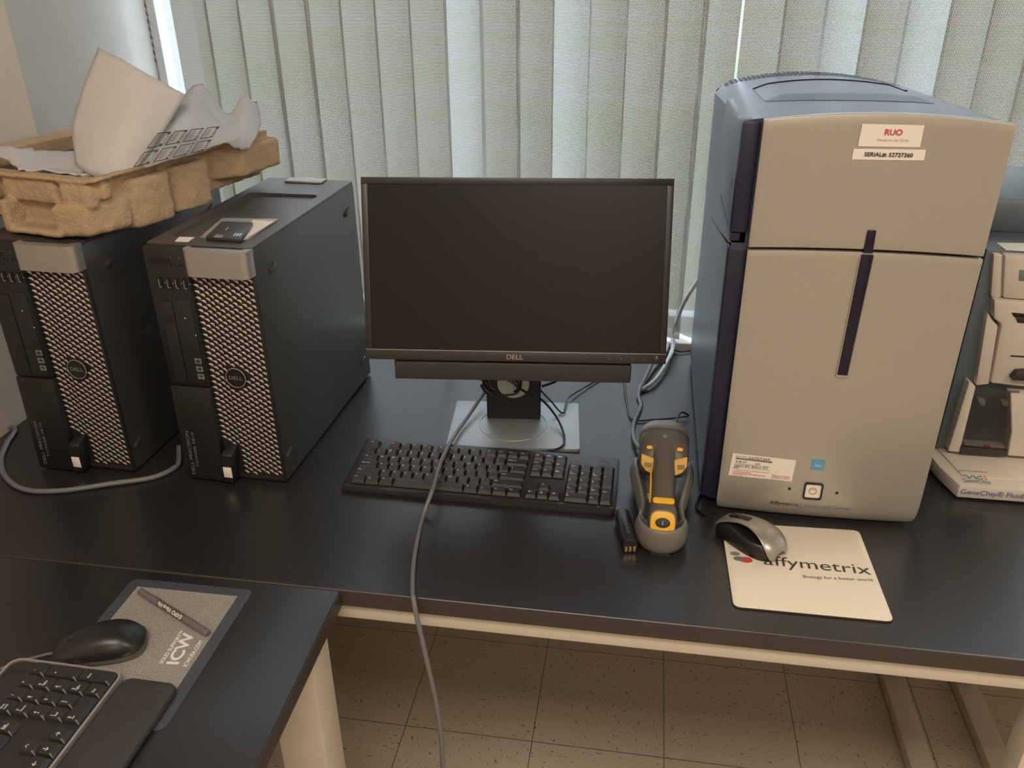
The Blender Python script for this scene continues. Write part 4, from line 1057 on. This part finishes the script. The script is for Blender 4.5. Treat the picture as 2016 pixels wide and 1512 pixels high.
ip = thing('speckled_mouse_mat', 'grey speckled mouse mat with clear border printed ICW', 'mouse mat')
op = q_on([(262, 1139), (499, 1162), (322, 1440), (160, 1424)], T+.001)
A_, B_, C_ = Vector(op[0]), Vector(op[1]), Vector(op[2]); D_ = A_+(C_-B_)
op = [tuple(A_), tuple(B_), tuple(C_), tuple(D_)]
mb = MB(); mb.slab(rounded_poly(op, .012), T, T+.0014, r=.0003); mb.build('clear_border', 'clearpad', ip, label='clear vinyl border')
ctr = (A_+B_+C_+D_)/4
inn = [tuple(ctr+(Vector(q)-ctr)*f_) for q, f_ in zip(op, (.86,)*4)]
inn = [tuple(ctr+Vector(((Vector(q)-ctr).x*.82, (Vector(q)-ctr).y*.87))) for q in op]
mb = MB(); mb.slab(inn, T+.0014, T+.0019); mb.build('surface', 'speck', ip)
mb = MB(); zz = T+.0022
flat_text(mb, 'ICW', 340, 1308, 374, 1248, zz, .0225, 0, .0008)
flat_text(mb, 'SOLID SUPPORT\u2122', 317, 1306, 360, 1242, zz, .0075, 0, .0002)
flat_text(mb, 'ICWUSA.COM', 364, 1312, 396, 1262, zz, .0075, 0, .0002)
mb.build('lettering', 'white', ip, smooth=0)
a_, b_ = at(276, 1165, z=T+.006), at(410, 1249, z=T+.006); pn = thing('marker_pen', 'frosted marker pen lying on the speckled mouse mat', 'pen')
ax = (b_-a_).normalized(); Lp = (b_-a_).length
mb = MB(); z6 = Vector((0, 0, T+.0019+.0055)); A3 = Vector((a_.x, a_.y, 0))+z6; B3 = Vector((b_.x, b_.y, 0))+z6
mb.cyl(A3+ax*Lp*.28, A3+ax*Lp*.70, .0050); mb.build('barrel', 'gun', pn)
mb = MB(); mb.loft([[A3+ax*Lp*t_+(Vector((-ax.y, ax.x, 0))*math.cos(q)+Vector((0, 0, 1))*math.sin(q))*r_ for q in [2*math.pi*k/16 for k in range(16)]] for t_, r_ in ((0, .0035), (.005, .0045), (.29, .0054), (.29, .0048))]); mb.build('cap', 'pen', pn)
mb = MB(); mb.loft([[A3+ax*Lp*t_+(Vector((-ax.y, ax.x, 0))*math.cos(q)+Vector((0, 0, 1))*math.sin(q))*r_ for q in [2*math.pi*k/16 for k in range(16)]] for t_, r_ in ((.69, .0048), (.69, .0055), (.99, .0048), (1, .0035))]); mb.build('cap', 'pen', pn)
mb = MB(); pr_ = (Vector((0, -1, 1.2))-ax*ax.dot(Vector((0, -1, 1.2)))).normalized()
mb.text('EXPO Vis-a-Vis', frame(A3+ax*Lp*.49+pr_*.0052, -ax, ax.cross(pr_)*1), .0075, width=Lp*.34, bold=.0002); mb.build('lettering', 'white', pn, smooth=0)

bm_ = thing('black_mouse', 'black wired mouse on the speckled mat at lower left', 'mouse')
tl, ns = at(285, 1262, z=T+.008), at(110, 1285, z=T+.010)
hd = math.atan2((ns-tl).y, (ns-tl).x)-math.pi/2; Lm = (ns-tl).length+.004
Xb = Matrix.Translation((tl.x, tl.y, T+.0019)) @ Matrix.Rotation(hd, 4, 'Z') @ Matrix.Translation((0, -.002, 0))
RG = mouse_shell(Lm, .062, .037)
mb = MB(Xb); mb.loft([[(x, y, max(z, .012)) for x, y, z in q]+[(q[-1][0], q[-1][1], .011), (q[0][0], q[0][1], .011)] for q in RG]); mb.build('top_shell', 'softblack', bm_, smooth=60)
mb = MB(Xb); mb.loft([[(x*.95, y*.97+.002, min(z, .0105)) for x, y, z in q]+[(q[-1][0]*.90, q[-1][1], 0), (q[0][0]*.90, q[0][1], 0)] for q in RG]); mb.build('lower_body', 'gun', bm_, smooth=60, label='brown-grey lower body')
mb = MB(Xb); mb.cyl((-.003, Lm*.76, .0215), (.003, Lm*.76, .0215), .008, 0, 20); mb.build('scroll_wheel', 'bezel', bm_)
mb = MB(); e0 = Xb @ Vector((0, Lm*.98, .008)); mb.tube([e0, at(85, 1290, z=T+.006), at(30, 1306, z=T+.002), at(-60, 1340, z=T+.002)], .0018, smooth=8); mb.build('cord', 'cable', bm_)

# ------------------------------------------------------------------ cables
def cable(pts, r, matn, label, name='cable', seg=8, group=None):
    mb = MB(); mb.tube(pts, r, seg=seg, smooth=10); return tag(mb.build(name, matn, smooth=80), label, 'cable', group)
Z = T+.0035
cable([at(985, 752, y=1.40), at(965, 762, z=T+.035), at(950, 778, z=T+.025), at(925, 815, z=T+.018), at(900, 850, z=T+.018), at(882, 880, z=T+.032), at(866, 915, z=T+.035), at(851, 965, z=T+.030), at(833, 1015, z=Z), at(822, 1060, z=Z), at(814, 1110, z=Z), at(812, 1160, z=Z+.001), at(814, 1178, y=.868), at(820, 1212, y=.860), at(838, 1290, y=.852), at(858, 1380, y=.848), at(868, 1450, y=.846), at(872, 1530, y=.846), at(872, 1700, y=.846)], .0036, 'cable', 'grey cable from behind the monitor crossing the keyboard and hanging off the bench', seg=10)
cable([at(1050, 745, y=1.38), at(1066, 770, z=T+.05), at(1085, 790, z=T+.03), at(1100, 808, z=T+.012), at(1110, 812, z=T+.010), at(1115, 790, z=T+.012), at(1125, 778, z=T+.008), at(1170, 752, z=Z), at(1215, 730, z=Z)], .0017, 'bcable', 'thin black cable kinked over the silver stand behind the monitor')
cable([at(1020, 748, y=1.375), at(1040, 770, z=T+.055), at(1070, 790, z=T+.04), at(1098, 825, z=T+.02), at(1111, 860, z=T+.013), at(1105, 880, z=T+.012), at(1075, 888, z=T+.012), at(1030, 892, z=T+.012), at(985, 890, z=T+.010)], .0022, 'bcable', 'black keyboard cable curving over the right of the monitor stand')
lp = thing('cable_bundle', 'tangle of black cables looped round the monitor column', 'cable')
mb = MB()
mb.tube([at(951, 748, y=1.345), at(955, 768, y=1.335), at(968, 776, y=1.335), at(1000, 778, y=1.335), at(1020, 772, y=1.335), at(1020, 755, y=1.345), at(1000, 740, y=1.35)], .0019)
mb.tube([at(962, 746, y=1.35), at(966, 762, y=1.345), at(975, 766, y=1.345)], .0016)
mb.tube([at(998, 748, y=1.36), at(1008, 752, y=1.36), at(1022, 764, y=1.36), at(1050, 780, y=1.37)], .0025)
mb.tube([at(1025, 742, y=1.36), at(1024, 762, y=1.36), at(1012, 772, y=1.355)], .0025)
mb.tube([at(1068, 760, y=1.40), at(1090, 752, y=1.42), at(1110, 742, y=1.44)], .003)
mb.build('loops', 'bcable', lp)
mb = MB(); mb.tube([at(950, 756, y=1.340), at(958, 768, y=1.335), at(968, 775, y=1.335)], .006, seg=12); mb.build('ferrite', 'black', lp)
cable([at(1228, 735, z=T+.010), at(1232, 770, z=T+.008), at(1236, 800, z=Z), at(1246, 826, z=Z), at(1290, 826, z=Z), at(1350, 820, z=T+.006), at(1352, 815, z=T+.010), at(1342, 812, z=T+.02), at(1335, 820, z=T+.025), at(1329, 840, z=T+.030)], .0018, 'bcable', 'thin black cable from the soundbar to the barcode cradle')
cable([at(1375, 550, y=1.732), at(1345, 600, y=1.732), at(1322, 660, z=T+.012), at(1310, 690, z=T+.010), at(1285, 725, z=T+.008), at(1262, 762, z=T+.006), at(1265, 766, z=T+.006), at(1290, 748, z=T+.010), at(1312, 715, z=T+.014), at(1325, 680, z=T+.014), at(1318, 652, z=T+.02), at(1300, 646, z=T+.02), at(1270, 640, z=T+.02)], .0042, 'wcable', 'white cable looped beside the monitor behind the tall scanner', seg=10)
cable([at(1290, 700, z=T+.018), at(1275, 735, z=T+.013), at(1258, 775, z=T+.006), at(1262, 800, z=Z), at(1248, 835, z=Z), at(1249, 865, z=T+.008), at(1262, 885, z=T+.015)], .0040, 'cable', 'thick grey cable running to the back of the barcode cradle', seg=10)
cable([at(1270, 656, z=T+.006), at(1330, 690, z=T+.0045), at(1360, 690, z=T+.0045), at(1400, 690, z=T+.0045)], .0016, 'bcable', 'thin black cable along the back edge of the bench')
cable([(-1.10, 1.60, Z), at(-20, 830, z=Z), at(28, 842, z=T+.005), at(14, 872, z=T+.005), at(2, 905, z=T+.005), at(12, 940, z=T+.005), at(50, 964, z=T+.005), at(120, 966, z=T+.005), at(220, 952, z=T+.005), at(300, 940, z=T+.005), at(345, 920, z=T+.005), at(352, 905, z=T+.005), at(352, 880, z=T+.006)], .0045, 'cable', 'thick dark grey cable looping in front of the far-left tower', seg=12)
for (a, b, c_) in (((700, 500), (712, 520), (722, 540)), ((705, 560), (716, 565), (725, 570))):
    pass
cable([(-.545, 1.552, T+.30), (-.52, 1.60, T+.28), (-.47, 1.63, T+.20), (-.42, 1.62, T+.10), (-.38, 1.60, Z), (-.30, 1.55, Z)], .0028, 'bcable', 'black cable behind the nearer tower leading to the monitor')
cable([at(1385, 960, z=T+.006), at(1375, 980, z=Z), at(1372, 1000, z=Z), at(1390, 1015, z=Z)], .0022, 'bcable', 'short black cable on the bench at the scanner front left foot')
